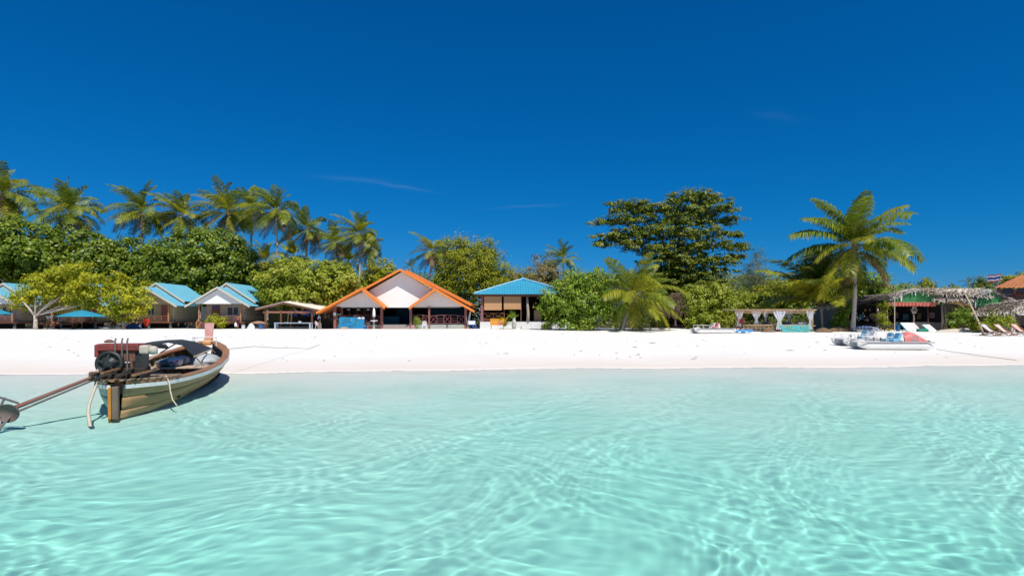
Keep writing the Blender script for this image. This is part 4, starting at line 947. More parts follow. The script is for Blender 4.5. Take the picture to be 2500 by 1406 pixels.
# ---- restaurant with hipped blue tile roof
b = G(1283, 66.5); HB = b
hr = thing('hip_roof_restaurant', 'open restaurant with bright blue tiled hip roof and bamboo blinds', 'restaurant', b)
hp = lambda px, py, y=0: Vector((PX(px, 66.5 + y) - HB.x, y, PZ(py, 66.5 + y) - HB.z))
ze = hp(0, 718).z; xa, xb = hp(1157, 718).x, hp(1402, 718).x; ap = Vector(((xa + xb) / 2, 5.9, PZ(682, 72.4) - b.z)); dp = 11.8
A_, B_, C_, D_ = Vector((xa, 0, ze)), Vector((xb, 0, ze)), Vector((xb, dp, ze)), Vector((xa, dp, ze))
for (e0, e1) in ((A_, B_), (B_, C_), (C_, D_), (D_, A_)):
    q = MB(); rows = 8; L = (e1 - e0).length; n_in = (ap - (e0 + e1) / 2); nrm_ = (e1 - e0).cross(n_in).normalized()
    if nrm_.z < 0: nrm_ = -nrm_
    for r in range(rows):
        v0, v1 = r / rows, (r + 1) / rows
        a0, a1 = e0.lerp(ap, v0), e1.lerp(ap, v0); c0, c1 = e0.lerp(ap, v1), e1.lerp(ap, v1)
        w0 = (a1 - a0).length; nu = max(2, int(w0 / .07)); vs_ = []
        for i in range(nu + 1):
            u = i / nu; xx = (u - .5) * w0; bump_ = .032 * math.cos(2 * math.pi * xx / .32)
            top_ = min(1, max(0, (xx + (c1 - c0).length / 2) / max(.01, (c1 - c0).length)))
            vs_ += [a0.lerp(a1, u) + nrm_ * (bump_ + .045), c0.lerp(c1, top_) + nrm_ * bump_]
        q.add(vs_, [(2 * i, 2 * i + 2, 2 * i + 3, 2 * i + 1) for i in range(nu)])
        q.add([a0 + nrm_ * .05, a1 + nrm_ * .05, a1 - nrm_ * .03, a0 - nrm_ * .03], [(0, 1, 2, 3)])
    q.build('tiled_roof_slope', BLUE2, hr)
for e in (A_, B_, C_, D_):
    q = MB(); q.tube([e + Vector((0, 0, .10)), ap + Vector((0, 0, .10))], .11, 8); q.build('hip_cap', mat('pale_blue_cap', (.16, .48, .62), (.40, .58, .66), .5, 3, .4, amt=.8), hr)
MB().lathe(ap + Vector((0, 0, .05)), [(.3, 0), (.22, .14), (.05, .24)], 10).build('roof_cap', BLUE2, hr)
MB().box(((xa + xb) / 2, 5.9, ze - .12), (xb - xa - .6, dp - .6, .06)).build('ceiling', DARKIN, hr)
MB().box(((xa + xb) / 2, .35, ze - .16), (xb - xa - .5, .12, .22)).build('eave_beam', BROWN, hr)
wl, wr = hp(1171, 0).x, hp(1392, 0).x
MB().box(((wl + wr) / 2, 5.4, .40), (wr - wl, 9.4, .84)).build('base_wall', CONC, hr)
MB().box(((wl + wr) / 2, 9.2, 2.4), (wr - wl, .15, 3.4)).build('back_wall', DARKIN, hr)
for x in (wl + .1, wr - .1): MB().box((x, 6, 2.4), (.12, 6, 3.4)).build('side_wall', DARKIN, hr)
for px, w in ((1177, .30), (1231, .14), (1272, .12)): MB().box((hp(px, 0, .9).x, .9, (ze + .8) / 2), (w, w, ze - .85)).build('post', MAROON if px == 1177 else BROWN, hr)
q = MB(); x = hp(1289, 0, .75).x; q.tube([(x, .78, .8), (x + .02, .78, 1.8), (x - .05, .78, 2.8), (x - .06, .78, ze - .2)], [.20, .17, .16, .14], 10); q.build('log_post', LOG, hr, True)
for (p0, p1, py1) in ((1182, 1225, 757), (1230, 1272, 755)):
    x0, x1 = hp(p0, 0, .6).x, hp(p1, 0, .6).x; z0, z1 = hp(0, py1, .6).z, ze - .24; n = 20
    q = MB(); q.box(((x0 + x1) / 2, .6, z1 + .02), (x1 - x0, .07, .07)); bl = q.build('blind', BLINDC, hr)
    for i in range(n): MB().box(((x0 + x1) / 2, .6 + .012 * (i % 2), z0 + (z1 - z0) * (i + .5) / n), (x1 - x0, .022, (z1 - z0) / n * .96)).build('blind_slat', BLINDC, bl)
railing(hr, hp(1180, 0, .85).x, hp(1229, 0, .85).x, .85, 1.15, 1.85, REDWOOD, 2, 0, 'X', .05)
for z in (.95, 1.05): MB().beam((hp(1180, 0, .85).x, .85, z), (hp(1229, 0, .85).x, .85, z), .04).build('rail', REDWOOD, hr)
for z in (1.0, 1.25): MB().beam((hp(1345, 0, .85).x, .85, z), (hp(1390, 0, .85).x, .85, z), .05).build('rail', REDWOOD, hr)
MB().box((hp(1313, 0, 3).x, 3.2, 1.5), (.9, .6, 1.4)).build('counter', BAMBOO, hr)
for k in range(2): MB().box((hp(1290, 0).x + .4 + 1.2 * k, .45 - .35 * k, .22 - .1 * k), (2.4, .4, .4 - .2 * k)).build('step', CONC, hr)

# ---- open shed with sheet roof
b = G(690, 66.3); SB = b
sh = thing('open_shed', 'open shed with pale sheet roof between striped bungalow and orange roof', 'shed', b)
sp_ = lambda px, py, y=0: Vector((PX(px, 66.3 + y) - SB.x, y, PZ(py, 66.3 + y) - SB.z))
SHEET = mat('pale_sheet_roof', (.72, .66, .54), (.62, .57, .47), .6, 2, .3, .1)
a = sp_(692, 737); l = sp_(623, 754); r = sp_(783, 757)
for e in (l, r):
    q = MB(); corr(q, (e.x, 0, e.z), (e.x, 5, e.z + .35), (a.x, 5, a.z + .35), (a.x, 0, a.z), 14, .02); q.build('roof_slope', SHEET, sh, solid=.04)
    MB().beam((a.x, .05, a.z - .14), (e.x, .05, e.z - .14), .08, .16).build('rafter', BROWN, sh)
MB().beam((l.x + .8, .3, sp_(0, 762).z), (r.x - .6, .3, sp_(0, 762).z), .10, .22).build('tie_beam', REDWOOD, sh)
for px, y in ((648, .3), (686, .3), (650, 4.5), (686, 4.6), (762, .3), (760, 4.5)): MB().beam((sp_(px, 0, y).x, y, -.1), (sp_(px, 0, y).x, y, sp_(0, 757).z), .16, .16).build('post', LOG if px == 650 else BROWN, sh)
MB().box((sp_(690, 0, 5.2).x, 5.3, 1.3), (3.6, .1, 2.4)).build('back_screen', mat('leafy_dark_screen', (.05, .06, .03), (.12, .11, .06), .9, 3, .05, amt=.9), sh)
MB().box((sp_(745, 0, 5.2).x, 5.25, 1.2), (3.0, .1, 2.6)).build('back_screen', DARKIN, sh)
q = MB(); q.tube([sp_(716, 752, .1), sp_(728, 764, .1), sp_(742, 767, .1), sp_(756, 760, .1)], .02, 5); q.build('hanging_cable', REDWOOD, sh)
for px, cc in ((719, SIGNB), (704, mat('teal_cloth', (.03, .25, .30))), (737, mat('blue_cloth', (.04, .12, .32))), (750, SIGNB), (755, mat('dark_blue_cloth', (.02, .05, .2))), (763, mat('sky_cloth', (.05, .3, .42)))):
    MB().box((sp_(px, 0, 3).x, 3 + .2 * (px % 3), 1.9), (.42, .08, .5 + .1 * (px % 4))).build('hanging_shirt', cc, sh)
for px in (701, 709): MB().beam((sp_(px, 0, 2.5).x, 2.5, .1), (sp_(px + 3, 0, 2.5).x, 2.6, 2.0), .10, .10).build('leaning_pole', BAMBOO, sh)
MB().box((sp_(802, 760, 6).x, 6, 1.3), (2.0, .1, 2.6)).build('plank_screen', mat('plank_screen_wood', (.13, .08, .055), (.09, .055, .04)), sh)

# ---- thatch helpers
def thatch(parent, name, p00, p10, p11, p01, m_, n, ln, seed, th=.05, wid=.035, rag=.10):
    """a roof slope covered with overlapping palm strips; p00-p10 eave, p01-p11 ridge"""
    n = int(n * 1.9); rg = np.random.RandomState(seed); p00, p10, p11, p01 = [np.array(p, float) for p in (p00, p10, p11, p01)]
    nr = np.cross(p10 - p00, p01 - p00); nr /= np.linalg.norm(nr)
    if nr[2] < 0: nr = -nr
    u = rg.uniform(0, 1, n); v = rg.uniform(-.02, .98, n)
    base = (p00 + (p10 - p00) * u[:, None]) * (1 - v[:, None]) + (p01 + (p11 - p01) * u[:, None]) * v[:, None]
    dn = unit((p00 - p01) * (1 - u[:, None]) + (p10 - p11) * u[:, None] + rg.normal(size=(n, 3)) * .18 * np.linalg.norm(p00 - p01))
    side = unit(np.cross(dn, nr)); L = ln * rg.uniform(.5, 1.3, (n, 1)); w = wid * rg.uniform(.5, 1.5, (n, 1)); h = th * rg.uniform(0, 1, (n, 1))
    a = base + nr * h * .3; bt = base + dn * L + nr * (h + rag * (rg.rand(n, 1) - .35)) - np.array([0, 0, .1]) * L * (v[:, None] < .06)
    V = np.stack([a - side * w, a + side * w, bt + side * w * .6, bt - side * w * .6], 1).reshape(-1, 3)
    o = link(name, np_mesh(name, V, np.arange(4 * n).reshape(n, 4), m_), parent, 'stuff')
    q = MB(); q.add([p00, p10, p11, p01], [(0, 1, 2, 3)]); q.build('thatch_base', m_, parent, solid=.06)
    return o

# ---- thatched hut under the layered tree
b = G(1668, 74); t = thing('thatched_hut', 'dark thatched hut under the layered tree with one white tied curtain', 'hut', b); k = 74 / F
zr, zl = 4.7, 2.1
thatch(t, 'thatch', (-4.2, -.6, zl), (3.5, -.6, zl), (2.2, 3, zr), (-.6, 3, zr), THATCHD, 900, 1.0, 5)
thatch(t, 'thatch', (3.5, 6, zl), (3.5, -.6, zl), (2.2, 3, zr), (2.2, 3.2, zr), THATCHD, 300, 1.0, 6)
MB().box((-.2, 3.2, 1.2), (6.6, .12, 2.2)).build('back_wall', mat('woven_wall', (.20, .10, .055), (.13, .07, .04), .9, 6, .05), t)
for x in (-3.4, -1.1, 1.2, 3.0): MB().beam((x, 0, -.1), (x, 0, 2.2), .14).build('post', BROWN, t)
MB().box((-.2, 1.5, .35), (6.4, 2.6, .12)).build('platform', BROWN, t)
def curtain(parent, x, y, z0, z1, w, tie=.5, seed=1, side=0, name='curtain'):
    q = MB(); n, m_ = 14, 12
    def fn(u, v):
        z = z1 + (z0 - z1) * v
        ww = w * (1 - .75 * min(1, v / tie) ** 1.4) if v < tie else w * (.25 + .28 * (v - tie) / (1 - tie))
        xx = (u - .5 + side * .5) * ww - side * w * .5
        return Vector((x + xx, y + .035 * math.sin(u * 24 + seed) * (.4 + ww / w), z))
    q.grid(fn, n * 2, m_); return q.build(name, CLOTHW, parent, True)
curtain(t, PX(1649, 74) - b.x, -.1, .3, 2.2, .55, .55, 2)

# ---- curtained daybed pavilion
DB = G(1888, 60.5); t = db = thing('daybed_pavilion', 'bamboo daybed pavilion with white tied curtains', 'pavilion', DB)
dpx = lambda px, py, y=0: Vector((PX(px, 60.5 + y) - DB.x, y, PZ(py, 60.5 + y) - DB.z))
zt = dpx(0, 759).z
for (px, y, r) in ((1905, 0, .085), (1983, 0, .085), (1846, 1.0, .07), (1797, 2.4, .06), (1925, 3.4, .07), (1975, 3.0, .07), (1870, 3.4, .06)):
    q = MB(); e = dpx(px, 0, y); q.tube([(e.x, y, -.15), (e.x + .03, y, 1.1), (e.x, y, zt)], [r, r * .9, r * .85], 8); q.build('post', BAMBOO, t, True)
for (a, c, y) in ((1797, 1990, 0), (1797, 1985, 3.4)):
    for dz in (0, -.18): MB().tube([(dpx(a, 0, y).x, y + .3 * 0, zt + dz), (dpx(c, 0, y).x, y, zt + dz - .02)], .05, 7).build('roof_beam', BAMBOO, t, True)
rg = random.Random(4)
for i in range(46):
    x = dpx(1795, 0).x + (dpx(1992, 0).x - dpx(1795, 0).x) * (i + rg.random() * .6) / 46
    q = MB(); q.tube([(x, -.25 - rg.random() * .25, zt + .06 + rg.random() * .05), (x + rg.uniform(-.2, .2), 3.6 + rg.random() * .3, zt + .12 + rg.random() * .1)], .035 + rg.random() * .02, 5); q.build('roof_pole', BAMBOO if i % 3 else LOG, t, True)
for i in range(5): MB().tube([(dpx(1793, 0).x, -.1 + .8 * i, zt + .15), (dpx(1994, 0).x, .0 + .8 * i, zt + .16)], .03, 5).build('roof_batten', BAMBOO, t, True)
MB().box((dpx(1893, 0, 1.6).x, 1.8, .62), (dpx(1985, 0).x - dpx(1815, 0).x, 3.0, .07)).build('bed_platform', BAMBOO, t)
MB().tube([(dpx(1815, 0).x, .2, .70), (dpx(1983, 0).x, .2, .70)], .05, 7).build('bed_rail', BAMBOO, t, True)
MB().tube([(dpx(1815, 0).x, .2, .42), (dpx(1983, 0).x, .2, .42)], .04, 7).build('bed_rail', BAMBOO, t, True)
for i in range(9): MB().tube([(dpx(1818 + 10 * i, 0).x, .22, .1), (dpx(1818 + 10 * i, 0).x, .22, .68)], .025, 5).build('bed_leg', BAMBOO, t)
MB().tube([(dpx(1868, 0, 3.2).x, 3.2, 1.05), (dpx(1975, 0, 3.2).x, 3.2, 1.05)], .05, 7).build('back_rail', BAMBOO, t, True)
for (px, y, w, sd, sdn) in ((1804, 2.3, .95, .9, 0), (1846, .9, 1.15, 2, 0), (1902, -.12, 1.45, 3, 0), (1977, -.05, .85, 4, 0), (1925, 3.3, .8, 5, 0), (1868, 3.3, .6, 6, 0)):
    e = dpx(px, 0, y); curtain(t, e.x, y - .09, .55 if px not in (1902, 1977) else .25, zt - .03, w, .52, sd)
for (px, w, hgt, mm) in ((1945, 1.9, .14, mat('pale_mattress', (.62, .62, .70), (.5, .5, .6))), (1885, 2.2, .12, mat('grey_mattress', (.35, .36, .42)))):
    q = MB(); q.box((dpx(px, 0, 1.6).x, 1.7, .74), (w, 1.9, hgt)); q.build('mattress', mm, t, bevel=.05)
for (px, mm) in ((1922, mat('navy_cushion', (.03, .04, .2))), (1870, mat('dark_cushion', (.03, .035, .05))), (1958, CLOTHW)):
    q = MB(); q.box((dpx(px, 0, 1.9).x, 2.0, .88), (.8, .5, .2)); q.build('cushion', mm, t, bevel=.08)

# ---- long thatched bar
BB = G(2210, 64.5); t = bar = thing('thatched_bar', 'long shabby beach bar with grey thatch and two green gables', 'bar', BB)
bp = lambda px, py, y=0: Vector((PX(px, 64.5 + y) - BB.x, y, PZ(py, 64.5 + y) - BB.z))
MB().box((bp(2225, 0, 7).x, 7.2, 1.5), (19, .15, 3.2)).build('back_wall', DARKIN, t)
q = MB(); q.prism([bp(2040, 736, 2.6), bp(2420, 728, 2.6), bp(2420, 728, 2.6) + Vector((0, 6, -.3)), bp(2040, 736, 2.6) + Vector((0, 6, -.3))], (0, 0, -.08)); q.build('unseen_shade_roof', DARKIN, t)  # unseen slab behind the thatch, added to keep sun off the back wall
for i, (px, y, c) in enumerate(((2095, 2.2, BROWN), (2120, 3.4, LOG), (2200, 2.6, BROWN), (2222, 4.0, BROWN), (2250, 3.2, LOG), (2310, 2.8, BROWN))):
    tb = MB().box((bp(px, 0, y).x, y, .74), (1.0, .8, .05)).build('bar_table', c, t); MB().box((bp(px, 0, y).x, y, .36), (.12, .12, .74)).build('table_post', c, tb)
for i, (px, y, c) in enumerate(((2103, 4.5, PAINTA), (2131, 5.0, PAINTB), (2188, 5.5, PAINTC), (2211, 5.0, PAINTA), (2244, 5.6, PAINTB), (2275, 5.2, PAINTC), (2060, 4.0, PAINTB))):
    MB().box((bp(px, 0, y).x, y, 1.55 + .1 * (i % 3)), (.5 + .15 * (i % 2), .05, .7)).build('wall_picture', c, t)
MB().box((bp(2030, 0, 3).x, 4, 1.4), (.12, 6, 2.8)).build('side_wall', GREYWALL, t)
def bquad(pts): return [bp(*q) for q in pts]
thatch(t, 'thatch', *bquad([(1995, 752, -.5), (2080, 742, -.5), (2085, 728, 2.8), (2000, 734, 2.8)]), THATCH, 420, .9, 21, rag=.10)
thatch(t, 'thatch', *bquad([(2070, 746, -.4), (2180, 727, -.4), (2215, 714, 2.6), (2110, 722, 2.6)]), mat('dark_grey_thatch', (.22, .19, .17), (.10, .09, .08), .95, 7, .05, .4, amt=.9), 420, .9, 22)
thatch(t, 'thatch', *bquad([(2165, 722, -.2), (2235, 708, -.2), (2240, 706, 2.5), (2175, 715, 2.5)]), THATCH, 300, .7, 23)
thatch(t, 'thatch', *bquad([(2250, 712, -.2), (2425, 722, -.2), (2400, 704, 3), (2240, 705, 3)]), THATCH, 1500, .9, 24, rag=.08)
thatch(t, 'thatch', *bquad([(2280, 729, -.5), (2372, 730, -.5), (2372, 714, 1.2), (2290, 714, 1.2)]), THATCH, 900, .8, 25, rag=.10)
for (pts, nm) in (([(2164, 739), (2286, 738), (2290, 727), (2258, 712), (2238, 708), (2205, 714), (2185, 726), (2167, 729)], 'green_gable'), ([(2382, 747), (2440, 744), (2452, 735), (2436, 722), (2420, 710), (2402, 713), (2388, 724), (2376, 728)], 'green_gable')):
    q = MB(); q.prism([bp(x, y, -.35) for x, y in pts], (0, .1, 0)); q.build(nm, GREEN, t)
for (pts) in ([(2166, 728), (2186, 724), (2200, 714), (2222, 709), (2240, 706)], [(2240, 706), (2262, 711), (2280, 718), (2293, 727)], [(2376, 729), (2388, 722), (2402, 712), (2420, 708)], [(2420, 708), (2440, 715), (2458, 726), (2480, 731)]):
    for a, c in zip(pts[:-1], pts[1:]):
        pa, pc = bp(*a, -.42), bp(*c, -.42); thatch(t, 'thatch_edge', pa - Vector((0, 0, .1)), pc - Vector((0, 0, .1)), pc + Vector((0, .4, .12)), pa + Vector((0, .4, .12)), mat('pale_thatch_edge', (.56, .53, .48), (.36, .33, .29), .95, 7, .05), 50, .35, int(a[0]), wid=.04)
for (px, py, w, h) in ((2198, 716, 6, 20), (2233, 708, 5, 13), (2225, 712, 4, 10), (2380, 730, 4, 22), (2414, 709, 5, 14), (2407, 712, 4, 10), (2339, 727, 3, 16)):
    a = bp(px, py, -.5); q = MB(); q.prism([a, a + Vector((w * .045, 0, 0)), a + Vector((w * .03, 0, -h * .046)), a + Vector((w * .01, 0, -h * .044))], (0, .04, 0)); q.build('hanging_strip', mat('white_strip', (.66, .64, .62), (.5, .48, .46), .8, 6), t)
REDC = mat('red_valance', (.50, .085, .06), (.58, .22, .17), .8, 5, .1, amt=.8)
for i in range(14):
    x = 2166 + i * 8.6; a = bp(x, 738 + (i > 9) * .5, -.5); q = MB()
    q.grid(lambda u, v: a + Vector((u * .36, -.10 * math.sin(math.pi * u), -.40 * v * (1 - .0 * u) - .05 * math.sin(math.pi * u) * v)), 5, 3); q.build('valance_scallop', REDC, t, True)
MB().beam(bp(2164, 738, -.45), bp(2290, 738, -.45), .06).build('valance_pole', BAMBOO, t)
for (px, y, r, mm) in ((2006, 0, .10, LOG), (2070, .2, .09, BROWN), (2142, 0, .13, LOG), (2150, .3, .12, LOG), (2165, .1, .08, LOG), (2230, .6, .10, LOG), (2265, .2, .06, BROWN), (2300, .0, .12, LOG), (2308, .2, .14, LOG), (2340, .5, .08, BROWN)):
    e = bp(px, 0, y); q = MB(); q.tube([(e.x, y, -.1), (e.x + .05, y, 1.3), (e.x, y, 2.9)], [r, r * .9, r * .9], 7); q.build('post', mm, t, True)
for (px, w, h, mm, y) in ((2260, 2.3, .95, mat('stone_counter', (.42, .40, .38), (.28, .26, .25), .9, 5, .05, .4), 1.2), (2290, 1.2, .9, mat('grey_drum', (.22, .21, .21), (.15, .14, .14)), .8), (2115, 2.6, .8, DARKIN, 1.5), (2180, 1.2, .8, BROWN, 1.0)):
    MB().box((bp(px, 0, y).x, y + .3, h / 2), (w, .6, h)).build('counter', mm, t, bevel=.03)
rg = random.Random(9)
for i in range(26):                                   # bottles and trinkets under the roof
    px = rg.uniform(2085, 2140); z = rg.uniform(1.0, 2.3); y = rg.uniform(.8, 3); mm = (CONC, LOG, BROWN, BAMBOO, GREYWALL)[i % 5]
    MB().lathe((bp(px, 0, y).x, y, z), [(.03, 0), (.07, .06), (.07, .2), (.02, .3)], 6).build('hanging_trinket', mm, t)
q = MB()
for a in range(6):
    an = a * math.pi / 3; c = bp(2232, 757, -.2); q = MB(); q.beam(c + Vector((math.cos(an) * .42, 0, math.sin(an) * .42)), c + Vector((math.cos(an + 2.09) * .42, .02, math.sin(an + 2.09) * .42)), .035); q.build('star_stick', LOG, t)
MB().box(bp(2330, 752, .1), (1.9, .08, 1.5)).build('brushwood_panel', mat('brushwood', (.24, .17, .13), (.12, .09, .075), .95, 14, .05, .5, amt=.9, stretch=(.3, 1, 3)), t)
for i in range(5):
    frond_obj(t, bp(2305 + 5 * i, 742, -.3), F_DRY, 2.4 + .2 * i, -.6 + .45 * i - .6, R(15), R(70), 900 + i, nl=36, hang=.5)

# ---- right thatched kiosk and tiled house
KB = G(2470, 61); t = thing('thatched_kiosk', 'low thatched kiosk with a pale pillar at the right edge', 'kiosk', KB)
kp = lambda px, py, y=0: Vector((PX(px, 61 + y) - KB.x, y, PZ(py, 61 + y) - KB.z))
thatch(t, 'thatch', *[kp(*q) for q in ((2382, 764, -1.0), (2474, 758, -1.0), (2500, 732, 1.5), (2420, 742, 1.5))], THATCH, 2200, .8, 31, rag=.10)
thatch(t, 'thatch', *[kp(*q) for q in ((2474, 757, -1.0), (2590, 757, -1.0), (2590, 732, 1.5), (2500, 732, 1.5))], THATCH, 1000, .8, 32, rag=.10)
MB().box(kp(2500, 765, -1.1), (1.35, .06, .38)).build('sign_board', CONC, t)
for px in (2483, 2493):
    a = kp(px, 762, -1.15); q = MB(); q.prism([a + Vector((-.1, 0, 0)), a + Vector((.1, 0, 0)), a + Vector((.05, 0, -.2)), a + Vector((-.05, 0, -.2))], (0, .02, 0)); q.build('yellow_mark', YELP, t)
q = MB(); c = kp(2470, 808, -.7); q.box(c + Vector((0, 0, .8)), (.42, .42, 2.1)); q.build('pillar', mat('pinkish_white_pillar', (.62, .54, .55), (.45, .38, .40), .8, 6, .1, amt=.8), t, bevel=.05)
MB().box(kp(2455, 785, .0), (.7, .3, 1.5)).build('teal_panel', mat('pale_teal_panel', (.25, .45, .45), (.36, .5, .48)), t)
MB().box((1.2, 3.2, 1.2), (6, .12, 2.6)).build('back_wall', DARKIN, t)
for px in (2395, 2520): MB().beam(kp(px, 0, 0) * 1 + Vector((0, 0, -kp(px, 0, 0).z)), (kp(px, 0, 0).x, 0, 2.0), .12).build('post', LOG, t)
HB2 = G(2520, 92); t = thing('tiled_house', 'house with orange clay tile hip roof behind the kiosk at the right edge', 'house', HB2)
h2 = lambda px, py, y=0: Vector((PX(px, 92 + y) - HB2.x, y, PZ(py, 92 + y) - HB2.z))
for (pe, pr, y) in (((2428, 703), (2545, 668), 0), ((2478, 722), (2540, 711), -1.5)):
    e = h2(*pe, y); r_ = h2(*pr, y); q = MB()
    e1 = Vector((e.x + 12, y, e.z)); rid = Vector((r_.x + 1, y + 5, r_.z + .1)); rows = 12
    for i in range(rows):
        v0, v1 = i / rows, (i + 1) / rows; a0, a1, c0, c1 = e.lerp(rid, v0), e1.lerp(rid + Vector((4, 0, 0)), v0), e.lerp(rid, v1), e1.lerp(rid + Vector((4, 0, 0)), v1)
        nu = 60; vs_ = []
        for j in range(nu + 1):
            u = j / nu; bmp = .04 * math.cos(u * nu * math.pi / 2); vs_ += [a0.lerp(a1, u) + Vector((0, -.02, .06 + bmp)), c0.lerp(c1, u) + Vector((0, 0, bmp))]
        q.add(vs_, [(2 * j, 2 * j + 2, 2 * j + 3, 2 * j + 1) for j in range(nu)])
    q.build('tiled_roof_slope', RTILE, t)
    q = MB(); q.add([e, rid, Vector((e.x + 4, y + 4, e.z))], [(0, 1, 2)]); q.build('side_slope', RTILE, t, solid=.08)
e = h2(2440, 706)
MB().box((e.x + 6.2, 1.2, e.z - 2.4), (11.6, .2, 4.9)).build('upper_wall', mat('brown_pink_wall', (.30, .20, .16), (.24, .16, .13)), t)
for px in (2462, 2495, 2528): window(t, (h2(px, 0, 1).x, h2(0, 709, 1).z), 1.5, .75, 1, 1.06, BROWN)
MB().box((e.x + 6.2, -1.0, .9), (11.4, .2, 3.2)).build('lower_wall', MAROON, t)

# ------------------------------------------------------------------ small things on the beach
PLW = M['plastic_white']; PBLUE = mat('blue_plastic', (.03, .13, .42), (.02, .10, .34), .45, 4, .4); PINKW = mat('pinkish_white_plastic', (.78, .62, .60), (.70, .55, .53), .45, 4, .4)
def at_(px, d): return G(px, d)
# beach umbrellas
UMB = mat('blue_umbrella_cloth', (.035, .30, .42), (.025, .25, .37), .7, 3, .2, .05, trans=.15)
def umbrella(px, d, topy, rad, drop, label):
    b = at_(px, d); t = thing('beach_umbrella', label, 'umbrella', b, .2, 'blue beach umbrellas by the bungalows'); zt = PZ(topy, d) - b.z
    for i in range(8):
        a0, a1 = i * math.pi / 4, (i + 1) * math.pi / 4
        q = MB()
        def fn(u, v):
            a = a0 + (a1 - a0) * u; sg = 1 - .10 * math.sin(math.pi * u) * v
            return Vector((math.cos(a) * rad * v * sg, math.sin(a) * rad * v * sg, zt - drop * v ** 1.25))
        q.grid(fn, 4, 5); q.build('canopy_panel', UMB, t, True)
    MB().tube([(0, 0, -.2), (0, 0, zt + .1)], .03, 7).build('pole', M['steel'], t)
    return t
umbrella(200, 60.6, 757, 2.4, .70, 'wide low blue umbrella below the spreading yellow green tree')
umbrella(-6, 66.0, 755, 1.5, .55, 'blue umbrella cut by the left edge of the photo')
# plastic chairs
def plastic_chair(px, d, rz, m_, label, loc=None, group='plastic chairs on the sand'):
    t = thing('plastic_chair', label, 'chair', loc or at_(px, d), rz, group)
    MB().box((0, 0, .43), (.46, .44, .035)).build('seat', m_, t, bevel=.01)
    for x in (-1, 1):
        for y in (-1, 1): MB().beam((x * .24, y * .23, 0), (x * .20, y * .19, .43), .05, .04).build('leg', m_, t)
        q = MB(); q.tube([(x * .24, -.2, .43), (x * .25, -.2, .66), (x * .25, .15, .68), (x * .22, .24, .72)], .022, 6); q.build('armrest', m_, t)
    q = MB()
    for i in range(5): q = MB().beam((-.16 + .08 * i, .21, .45), (-.16 + .08 * i, .30, .86 - .012 * (i - 2) ** 2), .045, .02); q.build('back_slat', m_, t)
    q = MB(); q.tube([(-.22, .22, .5), (-.20, .30, .84), (-.1, .31, .90), (.1, .31, .90), (.20, .30, .84), (.22, .22, .5)], .022, 6); q.build('back_frame', m_, t)
    return t
plastic_chair(1036, 65.0, 0.1, PLW, 'white plastic chair facing the sea in front of the right porch railing')
plastic_chair(777, 65.2, R(80), PINKW, 'pinkish white plastic chair seen from the side by the pale table')
plastic_chair(305, 65.8, R(50), PLW, 'white plastic chair beside the blue bundle in front of the beige bungalow')
for i, px in enumerate((1150, 1159)):
    t = thing('plastic_stool', ('blue plastic stool under the white cool box', 'blue plastic stool right of the cool box stand')[i], 'stool', at_(px, 65.3 - .3 * i), .2)
    MB().box((0, 0, .44), (.36, .36, .04)).build('seat', PBLUE, t, bevel=.01)
    for x in (-1, 1):
        for y in (-1, 1): MB().beam((x * .17, y * .17, 0), (x * .14, y * .14, .43), .05).build('leg', PBLUE, t)
t = thing('cool_box', 'white cool box standing on blue stools right of the orange roofed restaurant', 'cool box', at_(1152, 65.3) + Vector((0, 0, .46)))
MB().box((0, 0, .2), (.78, .42, .36)).build('box_body', PLW, t, bevel=.03); MB().box((0, 0, .42), (.82, .46, .08)).build('lid', PLW, t, bevel=.03)
# tables
t = thing('long_table', 'long pale blue table in front of the open shed', 'table', at_(717, 65.2)); PBT = mat('pale_blue_table', (.42, .50, .58), (.34, .42, .5), .6, 4, .3)
MB().box((0, 0, .70), (4.2, .8, .09)).build('tabletop', PBT, t, bevel=.01)
for x in (-1.98, 1.98):
    for y in (-.33, .33): MB().box((x, y, .33), (.16, .1, .66)).build('leg', PBT, t)
for x in (-1.2, 0, 1.2): MB().box((x, .3, .36), (.9, .05, .4)).build('modesty_panel', DARKIN, t)
MB().box((0, .1, .2), (3.8, .4, .05)).build('lower_shelf', GREYWALL, t)
for px, c, sz in ((732, CONC, (.26, .2, .16)), (700, M['steel'], (.4, .3, .08))):
    o = MB().box((0, 0, sz[2] / 2), sz).build('table_box', c, None, bevel=.02); p = at_(px, 65.2); o.location = (p.x, p.y, at_(717, 65.2).z + .746); tag(o, 'small white box on the long pale table' if c is CONC else 'flat grey tray on the long pale table', 'box')
t = thing('work_bench', 'slatted wooden bench with crossed backs beside the white forked trunk', 'bench', at_(140, 66.6))
MB().box((0, 0, .55), (4.4, .9, .08)).build('seat', REDWOOD, t)
for i in range(8): MB().beam((-2.1 + .55 * i, .1, .6), (-2.1 + .55 * i + (.4 if i % 2 else -.2), .5, 1.45), .06).build('back_slat', REDWOOD, t)
MB().beam((-2.3, .5, 1.45), (2.2, .5, 1.45), .07).build('back_rail', REDWOOD, t)
for x in (-2, 0, 2): MB().box((x, 0, .25), (.1, .7, .5)).build('leg', BROWN, t)
q = MB(); q.grid(lambda u, v: Vector(((u - .5) * .9 * (1 - .6 * v), -.02 - .03 * math.sin(u * 9), -.55 * v)), 8, 5); o = q.build('towel', CLOTHW, None, True); o.location = at_(120, 66.9) + Vector((0, .1, 1.5)); tag(o, 'white towel hanging over the back of the slatted wooden bench', 'towel')
